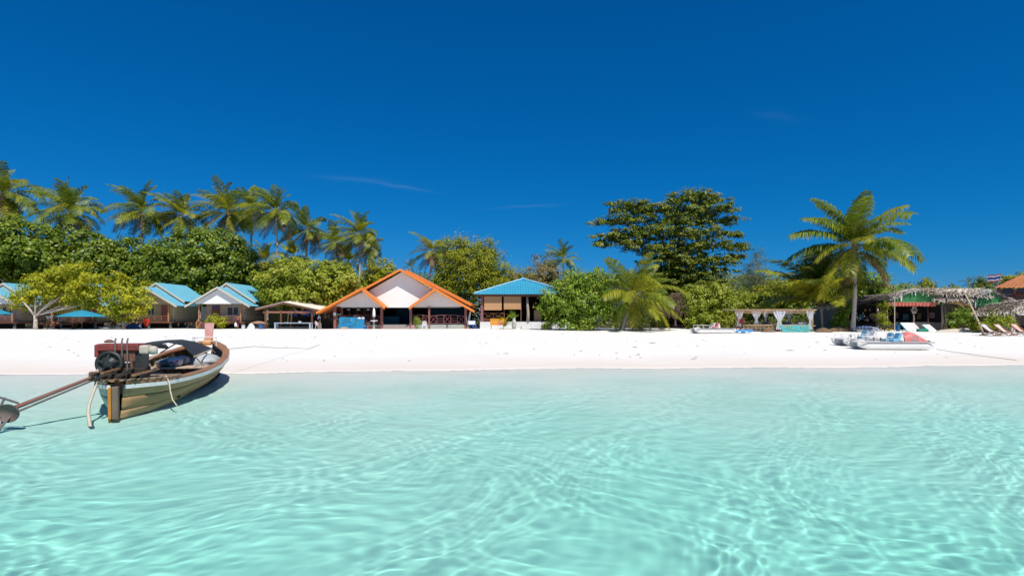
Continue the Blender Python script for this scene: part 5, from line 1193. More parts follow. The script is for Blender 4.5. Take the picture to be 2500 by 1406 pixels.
# items by the bungalows
q = MB(); q.grid(lambda u, v: Vector(((u - .5) * 2.6, (v - .5) * .55 * math.sin(math.pi * max(.02, min(.98, u))) ** .6, .16 + .10 * abs(2 * u - 1) ** 2.5 - .15 * (1 - abs(2 * v - 1) ** 2) * math.sin(math.pi * u))), 16, 6)
t = thing('canoe', 'low white canoe lying on the sand before the beige bungalow', 'canoe', at_(268, 65.4), .06); q.build('canoe_hull', PLW, t, True, solid=.03)
MB().tube([(.1, 0, .1), (.12, 0, .75), (.25, 0, .85)], .03, 6).build('paddle', CREAM, t)
rg = random.Random(5)
def lump(name, label, cat, loc, sx, sy, sz, m_, seed=1, amp=.18, group=None):
    rr = np.random.RandomState(seed); q = MB(); nu, nv = 16, 8; ph = rr.uniform(0, 6, 6)
    def fn(u, v):
        a = 2 * math.pi * u; e = math.pi * .5 * v; k = 1 + amp * (math.sin(3 * a + ph[0]) * math.cos(4 * e + ph[1]) + .6 * math.sin(5 * a + ph[2] + 3 * e))
        return Vector((sx * math.cos(a) * math.cos(e) * k, sy * math.sin(a) * math.cos(e) * k, sz * math.sin(e) * (1 + .5 * amp * math.sin(2 * a + ph[3])) - .03))
    q.grid(fn, nu, nv); o = q.build(name, m_, None, True); o.location = loc; return tag(o, label, cat, group)
lump('tarpaulin_bundle', 'dark blue tarpaulin bundle beside a white chair by the bungalow', 'tarpaulin', at_(326, 65.7), .75, .5, .75, mat('blue_tarp', (.015, .08, .24), (.01, .05, .15), .5, 5, .4, .3), 3)
lump('white_sheet_bundle', 'white sheet draped over a heap left of the open shed', 'sheet', at_(613, 65.4), .42, .4, .68, mat('white_sheet', (.74, .76, .74), (.6, .63, .62), .7, 5, .2, .3), 4)
t = thing('upturned_dinghy', 'small brown upturned boat on trestles left of the shed', 'boat', at_(631, 66.0))
q = MB(); q.grid(lambda u, v: Vector(((u - .5) * 1.7, (v - .5) * .8 * math.sin(math.pi * (.08 + .84 * u)), .62 + .28 * math.sin(math.pi * v) * math.sin(math.pi * (.1 + .8 * u)))), 12, 6); q.build('dinghy_hull', mat('faded_brown_hull', (.42, .24, .16), (.3, .17, .11), .7, 5), t, True, solid=.03)
for x in (-.5, .5): MB().box((x, 0, .3), (.08, .6, .62)).build('trestle', BROWN, t)
def drum(px, d, r, h, m_, label, name='bucket', cat='bucket', group=None):
    t = thing(name, label, cat, at_(px, d), 0, group)
    MB().lathe((0, 0, 0), [(r * .82, 0), (r * .9, h * .4), (r, h * .97), (r * 1.06, h * .97), (r * 1.06, h), (r * .92, h), (r * .88, h * .6)], 14).build('bucket_body', m_, t, True)
    MB().tube([(-r, 0, h * .95), (-r * .7, .0, h * 1.25), (0, 0, h * 1.36), (r * .7, 0, h * 1.25), (r, 0, h * .95)], .015, 5).build('handle', M['steel'], t); return t
drum(594, 65.6, .21, .45, PLW, 'white bucket on the sand right of the walking man')
drum(637, 65.6, .26, .55, PBLUE, 'dark blue tub under the small upturned boat')
drum(891, 65.0, .2, .30, PBLUE, 'blue bucket at the right end of the blue map board')
drum(903, 65.0, .2, .30, mat('red_plastic', (.5, .07, .05)), 'red bucket beside the folded white umbrella')
drum(898, 65.5, .26, .62, GREYWALL, 'grey plant tub behind the red bucket', 'tub', 'tub')
drum(2192, 62.6, .24, .75, mat('blue_drum_paint', (.02, .16, .40)), 'blue drum at the foot of the grey metal pole', 'drum', 'drum')
t = thing('life_jacket', 'bright orange life jacket hanging before the beige bungalow', 'life jacket', at_(355, 66.2) + Vector((0, 0, .25)))
q = MB(); q.prism([(-.32, 0, .85), (-.1, 0, .95), (0, 0, .82), (.12, 0, .95), (.36, 0, .82), (.38, 0, .5), (.1, 0, .05), (-.08, 0, .0), (-.36, 0, .5)], (0, .16, 0)); q.build('jacket_body', mat('orange_red_fabric', (.80, .07, .02), (.68, .05, .02), .6, 5, .2, .2), t, bevel=.05)
MB().tube([(0, .1, .9), (0, .12, 1.35)], .02, 5).build('hanging_line', BROWN, t)
for (px, d, lab, m_) in ((342, 66.2, 'white plastic jug left of the orange life jacket', PLW),):
    t = thing('jug', lab, 'jug', at_(px, d)); MB().lathe((0, 0, 0), [(.12, 0), (.14, .1), (.14, .4), (.06, .52), (.05, .6), (.06, .62)], 12).build('jug_body', m_, t, True); MB().tube([(.06, 0, .55), (.16, 0, .5), (.14, 0, .38)], .02, 5).build('handle', m_, t)

# ---- people
SKIN = mat('tanned_skin', (.30, .13, .075), (.24, .10, .06), .55, 4, .3, .05); HAIR = mat('black_hair', (.012, .01, .009), (.02, .016, .014), .5, 9, .3)
def person(label, loc, rz, J, top_m, bot_m, skin=SKIN):
    """J: joint positions in metres; body grown as one surface over the joints"""
    t = thing('person', label, 'person', loc, rz)
    names = ['pelvis', 'waist', 'chest', 'neck', 'chin', 'head', 'crown']
    V = [J[n] for n in names]; Rr = [(.15, .11), (.135, .10), (.165, .11), (.058, .06), (.075, .085), (.088, .10), (.05, .06)]
    Ed = [(i, i + 1) for i in range(6)]
    def chain(root, pts, rs):
        p = root
        for a, r in zip(pts, rs):
            V.append(a); Rr.append(r); Ed.append((p, len(V) - 1)); p = len(V) - 1
        return p
    for s in ('l', 'r'):
        hd = chain(2, [J['sh' + s], J['el' + s], J['wr' + s], J['ha' + s]], [(.062, .062), (.046, .046), (.032, .030), (.042, .022)])
        w, h = Vector(J['wr' + s]), Vector(J['ha' + s]); dr = (h - w).normalized(); sd = dr.cross(Vector((1, 0, 0))).normalized()
        for k in range(4): b_ = h + sd * (.018 * (k - 1.5)); chain(hd, [b_ + dr * .03, b_ + dr * (.075 + .008 * (k in (1, 2))) + Vector((0, -.012, 0))], [(.009, .009), (.007, .007)])
        chain(hd, [w.lerp(h, .6) + sd * -.045 + dr * .01, w.lerp(h, .8) + sd * -.06 + dr * .035], [(.010, .010), (.008, .008)])
        chain(0, [J['hip' + s], J['kn' + s], J['an' + s], J['toe' + s]], [(.095, .095), (.062, .062), (.042, .042), (.04, .028)])
    me = bpy.data.meshes.new('body'); me.from_pydata([tuple(v) for v in V], Ed, []); me.update()
    o = link('body', me, t); sk = o.modifiers.new('skin', 'SKIN')
    for i, r in enumerate(Rr): me.skin_vertices[0].data[i].radius = r
    me.skin_vertices[0].data[0].use_root = True
    o.modifiers.new('subsurf', 'SUBSURF').levels = 1; o.modifiers['subsurf'].render_levels = 1; me.materials.append(skin); sk.use_smooth_shade = True
    hc = Vector(J['head']); up_ = (Vector(J['crown']) - hc).normalized()
    q = MB(); q.grid(lambda u, v: hc + Vector((math.cos(2 * math.pi * u) * .105 * math.cos(v * 1.5), .012 + math.sin(2 * math.pi * u) * .118 * math.cos(v * 1.5), .02 + .13 * math.sin(v * 1.5) - .05 * (math.sin(2 * math.pi * u) > -.2) * (1 - v))), 16, 6); q.build('hair', HAIR, t, True)
    for x in (-.035, .035): MB().lathe(hc + Vector((x, -.093, .0)), [(.004, -.008), (.011, 0), (.004, .008)], 6).build('eye', HAIR, t)
    MB().prism([hc + Vector((-.014, -.09, -.035)), hc + Vector((.014, -.09, -.035)), hc + Vector((0, -.088, .012))], (0, -.024, -.004)).build('nose', skin, t)
    MB().box(hc + Vector((0, -.088, -.062)), (.045, .014, .012)).build('mouth', mat('lips', (.28, .08, .06)), t)
    if bot_m:
        q = MB(); pv = Vector(J['pelvis'])
        q.tube([pv + Vector((0, 0, .10)), pv, pv - Vector((0, 0, .07))], [.165, .178, .165], 12)
        for s in ('l', 'r'): h_, k_2 = Vector(J['hip' + s]), Vector(J['kn' + s]); q.tube([h_ + Vector((0, 0, .02)), h_.lerp(k_2, .5), h_.lerp(k_2, .92)], [.112, .100, .098], 10)
        q.build('shorts', bot_m, t, True)
    if top_m:
        q = MB(); pv, ch, nk = Vector(J['pelvis']), Vector(J['chest']), Vector(J['neck'])
        q.tube([pv + Vector((0, 0, -.06)), Vector(J['waist']), ch, ch.lerp(nk, .6)], [.185, .175, .19, .10], 12)
        for s in ('l', 'r'): a, e = Vector(J['sh' + s]), Vector(J['el' + s]); q.tube([ch.lerp(a, .6), a, a.lerp(e, .75)], [.085, .085, .075], 9)
        q.build('shirt', top_m, t, True)
    return t
walk = dict(pelvis=(0, 0, .93), waist=(0, 0, 1.10), chest=(0, .0, 1.32), neck=(0, .0, 1.48), chin=(0, -.02, 1.545), head=(0, -.015, 1.62), crown=(0, -.005, 1.72),
            shl=(.20, 0, 1.40), ell=(.26, .05, 1.14), wrl=(.27, .0, .90), hal=(.27, -.01, .82), shr=(-.20, 0, 1.40), elr=(-.28, .03, 1.14), wrr=(-.31, .0, .90), har=(-.31, -.01, .82),
            hipl=(.095, 0, .86), knl=(.10, -.10, .48), anl=(.10, .02, .09), toel=(.11, -.13, .04), hipr=(-.095, 0, .86), knr=(-.10, .06, .48), anr=(-.10, .22, .11), toer=(-.11, .10, .04))
mp = at_(581, 65.6)
person('shirtless man in dark shorts walking away past the striped bungalow with a jug', mp, R(170), walk, None, mat('dark_maroon_shorts', (.07, .02, .035), (.05, .015, .03), .8, 6))
t = thing('water_jug', 'white plastic jug carried by the shirtless man', 'jug', mp + Matrix.Rotation(R(170), 3, 'Z') @ Vector((.28, -.02, .27)))
MB().lathe((0, 0, 0), [(.13, 0), (.16, .05), (.16, .32), (.07, .44), (.05, .48)], 12).build('jug_body', PLW, t, True); MB().tube([(-.09, 0, .42), (-.05, 0, .53), (.05, 0, .53), (.09, 0, .42)], .014, 5).build('handle', PLW, t)
lean = dict(pelvis=(0, 0, .90), waist=(0, -.06, 1.05), chest=(0, -.16, 1.26), neck=(0, -.24, 1.40), chin=(0, -.30, 1.44), head=(0, -.31, 1.515), crown=(0, -.31, 1.61),
            shl=(.19, -.19, 1.32), ell=(.24, -.30, 1.10), wrl=(.16, -.50, 1.02), hal=(.14, -.57, 1.0), shr=(-.19, -.19, 1.32), elr=(-.24, -.30, 1.10), wrr=(-.16, -.50, .98), har=(-.14, -.57, .96),
            hipl=(.09, 0, .84), knl=(.10, -.05, .47), anl=(.10, .03, .09), toel=(.11, -.11, .04), hipr=(-.09, 0, .84), knr=(-.11, .02, .47), anr=(-.11, .08, .09), toer=(-.12, -.06, .04))
person('person in a red shirt and grey shorts bending beside the leftmost daybed curtain', at_(1808, 61.3), R(60), lean, mat('crimson_shirt', (.42, .04, .08), (.34, .03, .07), .8, 5), mat('grey_shorts', (.36, .34, .30), (.28, .27, .24), .8, 5))

# ---- boards and signs
def strokes(parent, name, segs, m_, w, dy=-.03, org=Vector()):
    for s in segs:
        q = MB()
        for a, c in zip(s[:-1], s[1:]): q.beam(org + Vector((a[0], dy, a[1])), org + Vector((c[0], dy, c[1])), w, .012)
        q.build(name, m_, parent)
b = at_(857, 64.8); t = thing('map_board', 'blue board with pale outlines of islands before the left porch', 'board', b)
kx = 64.8 / F; bw, bh = 62 * kx, 29 * kx
q = MB(); q.prism([(-bw / 2, 0, .06), (bw / 2, 0, .06), (bw / 2 + .03, .28, bh), (-bw / 2 + .05, .28, bh)], (0, .05, 0)); q.build('board_panel', MAPBLUE, t)
def mb_(x, y): return ((x - 857) * kx, (806 - y) * kx)
def slant(pts): return [mb_(*p) for p in pts]
for s in ([(828, 786), (833, 791), (831, 797), (828, 803), (834, 805)], [(837, 785), (842, 780), (856, 780), (857, 787), (841, 788), (836, 791), (830, 788)], [(862, 781), (877, 783), (872, 794), (861, 792), (862, 781)], [(850, 799), (858, 797), (866, 798), (864, 803), (858, 801), (850, 799)], [(863, 786), (875, 787)], [(841, 784), (855, 784)]):
    pts = slant(s); q = MB()
    for a, c in zip(pts[:-1], pts[1:]): q.beam((a[0], -.03 + .28 * (a[1] - .06) / bh, a[1]), (c[0], -.03 + .28 * (c[1] - .06) / bh, c[1]), .045, .015)
    q.build('painted_outline', LIMEP, t)
for px in (876, 885): MB().box(((px - 857) * kx, .20, bh - .1), (.3, .02, .2)).build('paper_note', CONC, t)
o = MB().box((0, 0, .11), (.75, .3, .22)).build('wooden_block', BAMBOO, None, bevel=.02); o.location = at_(841, 64.2); tag(o, 'pale wooden block lying in front of the blue map board', 'block')
b = at_(1214, 64.3); t = thing('orange_sign', 'orange sign board on two legs before the bamboo blinds', 'sign', b); kx = 64.3 / F
OR1 = mat('bright_orange_board', (.80, .33, .02), (.74, .27, .02), .6, 3, .2); OR2 = mat('red_orange_board', (.72, .20, .07), (.66, .17, .06), .6, 3, .2)
for i in range(7): MB().box((-.68 + .2267 * i, 0, .98), (.215, .04, .36)).build('plank', OR1, t)
MB().box((0, .0, .62), (1.62, .04, .32)).build('lower_panel', OR1, t); MB().box((.42, -.03, .62), (.74, .02, .28)).build('red_panel', OR2, t)
for i in range(6):
    a = i * math.pi / 3; q = MB(); q.prism([(.42 + .03 * math.cos(a - 1), -.05, .83 + .03 * math.sin(a - 1)), (.42 + .17 * math.cos(a), -.05, .83 + .17 * math.sin(a)), (.42 + .03 * math.cos(a + 1), -.05, .83 + .03 * math.sin(a + 1))], (0, .015, 0)); q.build('white_petal', CONC, t)
strokes(t, 'painted_letter', [[(-.6, .90), (-.6, 1.08), (-.5, 1.08)], [(-.4, .90), (-.36, 1.08), (-.3, .90)], [(-.2, 1.08), (-.2, .90), (-.1, .90)], [(.0, .9), (.0, 1.08)], [(.1, .9), (.1, 1.08), (.2, 1.0)], [(-.6, .60), (-.5, .68), (-.4, .60)], [(-.3, .6), (-.3, .7)], [(-.2, .6), (-.1, .7)]], YELP, .035)
for x in (-.68, .68): MB().box((x, .05, .5), (.06, .06, 1.1)).build('leg', BROWN, t)
b = at_(1942, 59.6); t = thing('teal_sign', 'teal sign board with yellow lettering leaning on the daybed', 'sign', b); kx = 59.6 / F
q = MB(); q.prism([(-1.42, -.25, .02), (1.5, -.25, .02), (1.5, .1, .72), (-1.62, .1, .72)], (0, .05, 0)); q.build('board_panel', TEAL, t)
def tsk(pts): return [(x, z) for x, z in pts]
for s in ([(-1.3, .52), (-1.25, .64), (-1.1, .62), (-1.2, .5)], [(-1.0, .5), (-.9, .64), (-.8, .5)], [(-.7, .5), (-.7, .64), (-.55, .5), (-.55, .64)], [(-.45, .5), (-.3, .55), (-.4, .64)], [(.4, .5), (.45, .64), (.6, .52)], [(.7, .52), (.8, .64), (.95, .6)], [(1.05, .5), (1.1, .64), (1.25, .54), (1.35, .62)], [(.45, .40), (1.25, .42)], [(-.9, .12), (-.6, .26), (-.2, .30), (.15, .22), (.4, .1)], [(-1.1, .36), (-.5, .38)], [(.7, .2), (1.3, .22)], [(.8, .1), (1.25, .12)]):
    q = MB()
    for a, c in zip(s[:-1], s[1:]): q.beam((a[0], -.29 + .5 * a[1], a[1]), (c[0], -.29 + .5 * c[1], c[1]), .05, .015)
    q.build('painted_letter', YELP, t)
for i, (px, py0, w, h, ml, lab, edge) in enumerate(((2216, 786, .98, .95, PLW, 'white blank board leaning by the grey pole at the bar', mat('teal_edge', (.02, .25, .25))), (2231, 787, .7, .95, PINKW, 'pinkish grey board leaning behind the white board', PINKW), (2268, 794, .78, .78, PLW, 'smaller white board with a green side leaning right of the carved bench', mat('mint_edge', (.15, .5, .36))))):
    b = at_(px, 62.3 + .35 * (i == 1)); t = thing('leaning_board', lab, 'board', b)
    q = MB(); q.prism([(-w / 2 + .25, -.35, .06), (w / 2 + .25, -.35, .06), (w / 2 - .25, .1, h), (-w / 2 - .25, .1, h)], (-.02, .06, 0)); q.build('board_panel', ml, t)
    q = MB(); q.prism([(-w / 2 + .15, -.33, .06), (-w / 2 + .24, -.33, .06), (-w / 2 - .26, .12, h), (-w / 2 - .35, .12, h)], (0, .08, 0)); q.build('side_edge', edge, t)
    for x in (-w * .3, w * .3): MB().beam((x, .5, 0), (x, .0, h * .8), .05).build('prop', BROWN, t)
o = MB().box((0, 0, .16), (1.0, .5, .32)).build('teal_trough', mat('teal_green_paint', (.02, .26, .18)), None, bevel=.03); o.location = at_(2252, 61.8); tag(o, 'low teal green trough between the two leaning white boards', 'trough')
# ---- folded umbrella with round table
b = at_(913, 64.6); t = thing('folded_umbrella', 'folded white umbrella standing in a small round table', 'umbrella', b)
MB().tube([(0, 0, -.1), (0, 0, 2.35)], .035, 8).build('pole', LOG, t); MB().lathe((0, 0, 1.35), [(.05, .0), (.15, .05), (.17, .3), (.14, .7), (.08, .98), (.02, 1.06)], 12).build('furled_canopy', PLW, t, True)
MB().lathe((0, 0, .88), [(.36, 0), (.42, .04), (.40, .09), (.05, .10)], 18).build('tabletop', PLW, t); MB().lathe((0, 0, 0), [(.16, 0), (.12, .1), (.10, .8), (.16, .88)], 10).build('pedestal', LOG, t)
o = MB().box((0, 0, .22), (.36, .36, .44)).build('pink_pedestal', mat('pink_block', (.55, .28, .25)), None, bevel=.04); o.location = at_(1008, 64.9); tag(o, 'small pink block at the foot of the middle right post', 'block')
t = thing('broom', 'long pale broom leaning on the right corner post', 'broom', at_(1140, 65.0)); MB().tube([(.12, 0, .05), (-.12, .25, 1.5)], .02, 6).build('broom_handle', LOG, t); MB().lathe((.13, 0, 0), [(.10, 0), (.07, .15), (.02, .26)], 8).build('broom_head', BAMBOO, t)
q = MB(); q.grid(lambda u, v: Vector(((u - .5) * (.16 + .10 * v) + .18 - .28 * v, .03 * math.sin(u * 8), 2.05 - 1.45 * v)), 6, 8); o = q.build('hanging_cloth', mat('pale_blue_cloth', (.55, .63, .65), (.45, .52, .55), .8, 5), None, True, solid=.02); o.location = at_(1145, 66.4); tag(o, 'pale cloth hanging between the two restaurants', 'cloth')
# ---- plants by the blue roofed restaurant
def blades(name, label, px, d, n, L, m_, seed, z0=0, spread=(30, 85), w=.05, drop=40, cat='plant', stem=None):
    rg = random.Random(seed); b = at_(px, d); t = thing(name, label, cat, b)
    if stem: MB().tube([(0, 0, -.1), (.03, 0, z0 * .5), (0, 0, z0 + .1)], [.09, .07, .07], 8).build('stem', stem, t)
    for i in range(n):
        a = i * 2.4 + rg.random() * .4; el = R(rg.uniform(*spread)); l = L * rg.uniform(.7, 1.2); q = MB(); vs_ = []; pos = Vector((0, 0, z0)); ns = 6
        for j in range(ns + 1):
            u = j / ns; e = el - R(drop) * u; sd_ = Vector((-math.sin(a), math.cos(a), 0)) * w * math.sin(math.pi * min(.97, .12 + .86 * u)); vs_ += [pos - sd_, pos + sd_]
            pos = pos + Vector((math.cos(a) * math.cos(e), math.sin(a) * math.cos(e), math.sin(e))) * l / ns
        q.add(vs_, [(2 * j, 2 * j + 1, 2 * j + 3, 2 * j + 2) for j in range(ns)]); q.build('leaf', m_, t)
    return t
blades('areca_palm', 'yellow green bamboo like plant behind the orange sign', 1232, 64.9, 46, 1.7, F_YEL, 3, .25, (35, 88), .06, 75)
blades('spiky_plant', 'spiky dracaena with sword leaves growing from a white vase', 1252, 64.8, 26, 1.05, L_FRESH, 4, 1.15, (25, 85), .05, 12, stem=LOG)
t = thing('tall_vase', 'tall pale vase right of the orange sign', 'vase', at_(1253, 64.5)); MB().lathe((.1, 0, 0), [(.16, 0), (.26, .3), (.28, .6), (.2, .95), (.14, 1.15), (.17, 1.3)], 14).build('vase_body', mat('mottled_white_vase', (.62, .60, .55), (.42, .42, .36), .7, 5, .2, .2), t, True)
for i in range(9): lump('edging_stone', 'pale stone edging the plant bed below the orange sign', 'stone', at_(1220 + 4.0 * i, 64.0 + .12 * (i % 3)), .13 + .05 * (i % 3), .13, .12 + .03 * (i % 2), mat('pale_stone', (.50, .44, .36), (.36, .31, .25), .9, 5, .1, .3), 30 + i, group='stones edging the plant bed')
blades('bromeliad', 'yellow spiky plant at the foot of the dry palm fronds', 2326, 61.6, 22, .62, mat('yellow_leaf', (.55, .40, .02), (.40, .34, .03), .5, 5, .3, trans=.3), 6, .05, (15, 80), .05, 40)
blades('yellow_plant', 'low yellow green plant in front of the dark hammock', 2170, 61.8, 16, .55, F_YEL, 7, .05, (20, 80), .06, 50)
blades('banana_plant', 'banana plant with broad leaves above the left end of the daybed roof', 1865, 70, 14, 2.6, L_LIME, 8, 1.2, (45, 88), .30, 60, stem=L_LIME)
blades('grass_tuft', 'grassy tuft at the base of the bushy tree', 1778, 63.5, 26, .9, F_YEL, 9, .0, (30, 85), .03, 40)
# ---- pedal boats
PHULL = mat('white_gelcoat', (.78, .765, .73), (.68, .66, .62), .4, 2, .4); PRED = mat('faded_red_fibreglass', (.55, .13, .12), (.62, .25, .22), .5, 3, .3, amt=.6); PSKY = mat('sky_blue_fibreglass', (.22, .50, .66), (.17, .42, .6), .5, 3, .3)
def pedal_boat(px, d, rz, label, L=4.4, cover=True, seats=(PSKY, PSKY), sc=1):
    b = at_(px, d); t = thing('pedal_boat', label, 'pedal boat', b, rz, 'pedal boats on the sand')
    for sy in (-1, 1):
        q = MB(); n = 18
        def fn(u, v):
            x = (u - .5) * L; tp = min(1, (1 - abs(2 * u - 1)) * 4.5) ** .6
            a = 2 * math.pi * v; w = .24 * (.25 + .75 * tp); zb = .02 + .22 * (1 - tp) * (1 if u < .5 else .75)
            zc = (.46 + zb) / 2; hh = (.46 - zb) / 2
            ca, sa = math.cos(a), math.sin(a); f = lambda k: math.copysign(abs(k) ** .45, k)
            return Vector((x, sy * .58 + w * f(ca), zc + hh * f(sa)))
        q.grid(fn, n, 16); q.add([fn(0, j / 16) for j in range(16)], [tuple(range(16))]); q.add([fn(1, j / 16) for j in range(16)], [tuple(range(16))])
        q.build('pontoon', PHULL, t, True)
        MB().box((0, sy * .84, .45), (L * .96, .04, .06)).build('rub_strip', mat('grey_rubber', (.35, .33, .32), (.3, .28, .27)), t, bevel=.01)
    q = MB(); q.box((0, 0, .44), (L * .90, 1.5, .08)); q.build('deck', PHULL, t, bevel=.03)
    q = MB(); q.grid(lambda u, v: Vector((-L * .5 + .12 + .75 * u, (v - .5) * 1.3, .47 + .14 * math.sin(math.pi * u) * math.sin(math.pi * v))), 8, 6); q.build('bow_cowl', PHULL, t, True)
    for i, sy in enumerate((-.38, .38)):
        q = MB(); q.prism([(-.15, sy - .27, .48), (.22, sy - .27, .48), (.38, sy - .27, 1.02), (.28, sy - .27, 1.06), (.1, sy - .27, .66), (-.15, sy - .27, .62)], (0, .54, 0)); q.build('seat', seats[i], t, bevel=.05)
        q = MB(); q.prism([(.25, sy - .22, .55), (.55, sy - .22, .50), (.46, sy - .22, .95), (.40, sy - .22, .98)], (0, .44, 0)); q.build('seat_back_shell', PHULL, t, bevel=.04)
        MB().beam((-.75, sy - .1, .66), (-.75, sy + .1, .66), .05).build('pedal', M['iron'], t); MB().tube([(-.75, sy, .48), (-.78, sy, .78)], .025, 6).build('pedal_arm', M['steel'], t)
    if cover:
        q = MB(); q.grid(lambda u, v: Vector((.62 + 1.5 * u, .52 * math.cos(math.pi * v), .47 + .62 * (math.sin(math.pi * min(1, .18 + .82 * u) ** .8) ** .9) * math.sin(math.pi * v) ** .7)), 16, 12); q.build('wheel_cover', PRED, t, True)
        q = MB(); q.prism([(1.02, -.54, .48), (1.38, -.54, .48), (1.46, -.47, .82), (1.10, -.47, .84)], (0, .06, 0)); q.build('cover_hatch', mat('brown_grey_patch', (.32, .26, .23), (.26, .2, .18)), t)
    for sy in (-.7, .7):
        for x in (-1.7, -1.25, -.6): MB().tube([(x, sy, .46), (x - .02, sy, .80)], .018, 6).build('rail_post', PHULL, t)
        MB().tube([(-1.75, sy, .80), (-.2, sy, .78)], .018, 6).build('hand_rail', PHULL, t)
    MB().tube([(.0, 0, .48), (-.05, 0, .95), (-.2, 0, 1.0)], .022, 6).build('steering_lever', M['steel'], t)
    MB().box((L * .5 + .02, 0, .40), (.06, .5, .3)).build('rudder_plate', mat('grey_plate', (.45, .44, .43)), t)
    return t
pedal_boat(2172, 36.0, R(-3), 'nearest white pedal boat with red wheel cover and sky blue seats', 4.6)
pedal_boat(2112, 39.2, R(5), 'white pedal boat lying just behind the nearest one', 4.0, False, (PHULL, PSKY))
pedal_boat(1740, 57.0, R(4), 'white pedal boat with red patch before the bushy fresh green tree', 4.2, False, (PRED, PHULL))
t = thing('kayak', 'bright blue and white kayak on the sand left of the daybed', 'kayak', at_(1812, 57.3), R(-3)); KB_ = mat('bright_blue_plastic', (.02, .24, .66), (.03, .30, .72), .4, 3, .4)
q = MB()
def kfn(u, v):
    w = .42 * (1 - abs(2 * u - 1) ** 3); a = 2 * math.pi * v
    return Vector(((u - .5) * 2.2, w * math.cos(a), .17 + .15 * math.sin(a) * (1 - .6 * abs(2 * u - 1) ** 3) + .08 * abs(2 * u - 1) ** 2))
q.grid(kfn, 18, 12); q.build('kayak_hull', KB_, t, True)
for x in (-.4, .3): MB().box((x, -.38, .10), (.3, .12, .12)).build('white_patch', PLW, t, bevel=.03)
MB().box((-.85, -.05, .24), (.9, .5, .1)).build('white_deck', PLW, t, bevel=.04)
# ---- logs, boulders, low bed, hammock
for (px, d, sx, sz, lab) in ((2010, 59.6, .85, .50, 'rounded brown log end lying right of the daybed'), (1876, 59.9, .75, .40, 'dark rounded rock under the left half of the daybed'), (2050, 61.8, 1.5, .48, 'long dark driftwood log before the bar'), (2335, 61.2, 2.3, .38, 'low pale sand bank edge in front of the green bush')):
    lump('driftwood_log' if 'log' in lab else ('rock' if 'rock' in lab else 'sand_bank'), lab, 'log' if 'log' in lab else ('rock' if 'rock' in lab else 'sand bank'), at_(px, d), sx, .4, sz, mat('brown_log', (.24, .15, .09), (.13, .09, .06), .85, 5, .1, .4) if 'bank' not in lab else mat('pale_bank', (.58, .52, .42), (.5, .44, .35), .95, 4, .05, .2), int(px), .10)
t = thing('low_bed', 'low bed with blue and white cloth in front of the bar', 'bed', at_(2108, 62.3)); MB().box((0, 0, .32), (2.6, 1.2, .1)).build('bed_frame', BROWN, t)
for x in (-1.1, 1.1): MB().box((x, -.45, .12), (.12, .12, .35)).build('leg', BROWN, t)
q = MB(); q.grid(lambda u, v: Vector(((u - .5) * 2.7, (v - .5) * 1.25, .40 + .20 * math.sin(math.pi * u) ** 2 * math.sin(math.pi * min(1, v * 1.2)) + .03 * math.sin(u * 17 + v * 9) - .25 * (v < .05))), 20, 10); q.build('blue_white_cloth', mat('blue_white_print', (.10, .25, .55), (.66, .68, .76), .8, 1.6, .1, .2, amt=.9), t, True)
q = MB(); q.grid(lambda u, v: Vector(((u - .5) * 2.3, (v - .5) * .5, .85 - .5 * math.sin(math.pi * u) + .12 * abs(2 * v - 1))), 14, 4); o = q.build('hammock', mat('dark_grey_cloth', (.05, .06, .07), (.03, .04, .045), .85, 5), None, True, solid=.02); o.location = at_(2166, 62.4); tag(o, 'dark hammock slung low between two bar posts', 'hammock')
# ---- poles, flag, deck chairs, antenna
t = thing('metal_pole', 'thin grey metal pole before the green gable', 'pole', at_(2184, 62.0)); z = PZ(698, 62) - t.location.z; MB().tube([(0, 0, -.3), (0, 0, z)], .05, 8).build('pole_shaft', M['cream_metal'], t); MB().lathe((0, 0, z), [(.12, 0), (.16, .06), (.05, .16)], 8).build('pole_cap', M['cream_metal'], t)
p0, p1 = at_(2404, 54), P(2349, 704, 56.5)
t = thing('bamboo_pole', 'long bamboo pole leaning left beside the deck chairs', 'pole', p0); e = p1 - p0
MB().tube([Vector((0, 0, -.1)), e * .3 + Vector((.02, 0, .02)), e * .65 + Vector((.03, 0, .05)), e], [.085, .08, .065, .03], 8).build('pole_shaft', mat('pale_bamboo', (.58, .46, .30), (.48, .37, .23), .6, 4, .2), t, True)
for f_ in (.28, .42): MB().lathe(e * f_, [(.09, -.04), (.10, 0), (.09, .04)], 8).build('pole_binding', BROWN, t)
fp = P(2432, 706, 90); ft = P(2446, 668, 90); t = thing('flag', 'red white and blue striped flag flying over the bar roof', 'flag', fp); e = ft - fp
MB().tube([Vector((-.35, 0, -4)), Vector(), e], .045, 7).build('flagpole', LOG, t)
for i, (c, h) in enumerate((((.45, .04, .06), 1), ((.8, .8, .8), 1), ((.04, .06, .28), 2), ((.8, .8, .8), 1), ((.45, .04, .06), 1))):
    o0 = (0, 1, 2, 4, 5)[i]; q = MB(); hh = 1.15 / 6
    q.grid(lambda u, v: e + Vector((-2.15 * u - .1 * v, .14 * math.sin(u * 7), -.05 - hh * (o0 + h * v) - .30 * u * (1 if u < .8 else 1.3) * .6 + .07 * math.sin(u * 8 + .5))), 14, 2); q.build('stripe', mat('flag_%s' % ('red', 'white', 'blue', 'white', 'red')[i], c, None, .7, trans=.3), t, True)
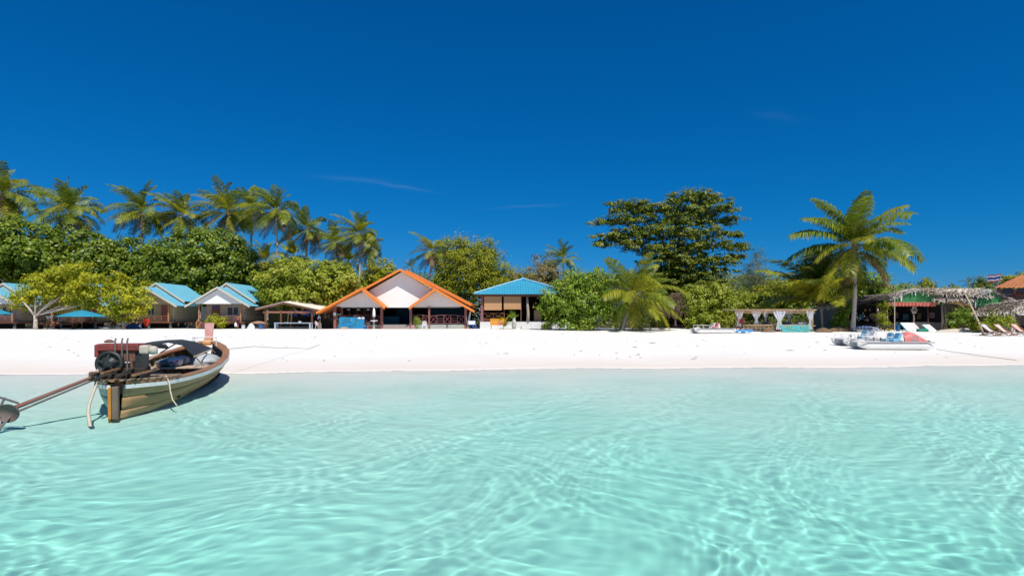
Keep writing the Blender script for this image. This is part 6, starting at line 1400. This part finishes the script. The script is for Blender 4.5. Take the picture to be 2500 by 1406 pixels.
def deck_chair(px, d, rz, label, cloth):
    t = thing('deck_chair', label, 'deck chair', at_(px, d), rz, 'deck chairs at the right edge')
    for y in (-.34, .34):
        MB().beam((-.75, y, 1.08), (.65, y, .06), .05, .06).build('back_rail', REDWOOD, t); MB().beam((-.75, y * .9, .05), (.55, y * .9, .42), .05, .06).build('seat_rail', REDWOOD, t); MB().beam((-.62, y * .85, .05), (-.30, y * .85, .74), .04).build('prop', REDWOOD, t)
    for (x, z) in ((-.75, 1.08), (.55, .42), (-.75, .08), (.62, .08)): MB().beam((x, -.36, z), (x, .36, z), .05).build('cross_bar', REDWOOD, t)
    q = MB(); q.grid(lambda u, v: Vector((-.75 + 1.25 * u, (v - .5) * .58, 1.09 - .72 * u - .20 * math.sin(math.pi * u) ** 1.2)), 12, 3); q.build('sling', cloth, t, True, solid=.01)
    return t
deck_chair(2418, 53.0, R(-80), 'deck chair with white sling beside the leaning bamboo pole', CLOTHW)
deck_chair(2452, 52.6, R(-80), 'deck chair with pale pink sling right of the white one', mat('pale_pink_cloth', (.74, .56, .50), (.66, .48, .42), .8, 5))
deck_chair(2492, 53.2, R(-84), 'deck chair cut by the right edge of the photo', mat('pale_orange_cloth', (.70, .46, .34), (.62, .4, .3), .8, 5))
p = P(1137, 600, 88); t = thing('antenna', 'thin cross shaped antenna sticking up from the domed olive tree', 'antenna', (p.x, 88, 1.0)); zt = PZ(573, 88) - 1.0
MB().tube([(0, 0, 0), (0, 0, zt)], .05, 6).build('mast', M['steel'], t); MB().tube([(-.45, 0, zt - .35), (.45, 0, zt - .35)], .035, 5).build('cross_arm', M['steel'], t)
# ---- seaweed scraps on the sand
rr = np.random.RandomState(12); V = []; Fq = []
for i in range(150):
    y = rr.uniform(27, 62); x = rr.uniform(-.85, .85) * y; z = gz(x, y) + .012; r = rr.uniform(.02, .10) * (2.2 if rr.rand() < .08 else 1); k0 = len(V); n = 6
    if y < shore(x) + 3: continue
    for j in range(n): a = 2 * math.pi * j / n; s_ = r * rr.uniform(.4, 1.2); V.append((x + 1.8 * s_ * math.cos(a), y + s_ * math.sin(a), z + rr.uniform(0, .02)))
    V.append((x, y, z + .03)); Fq += [(k0 + j, k0 + (j + 1) % n, k0 + n) for j in range(n)]
o = link('seaweed_scraps', np_mesh('seaweed_scraps', V, Fq, mat('dry_seaweed', (.30, .24, .17), (.16, .13, .09), .9)), kind='stuff'); tag(o, 'scraps of dry seaweed scattered over the white sand', 'seaweed', kind='stuff')
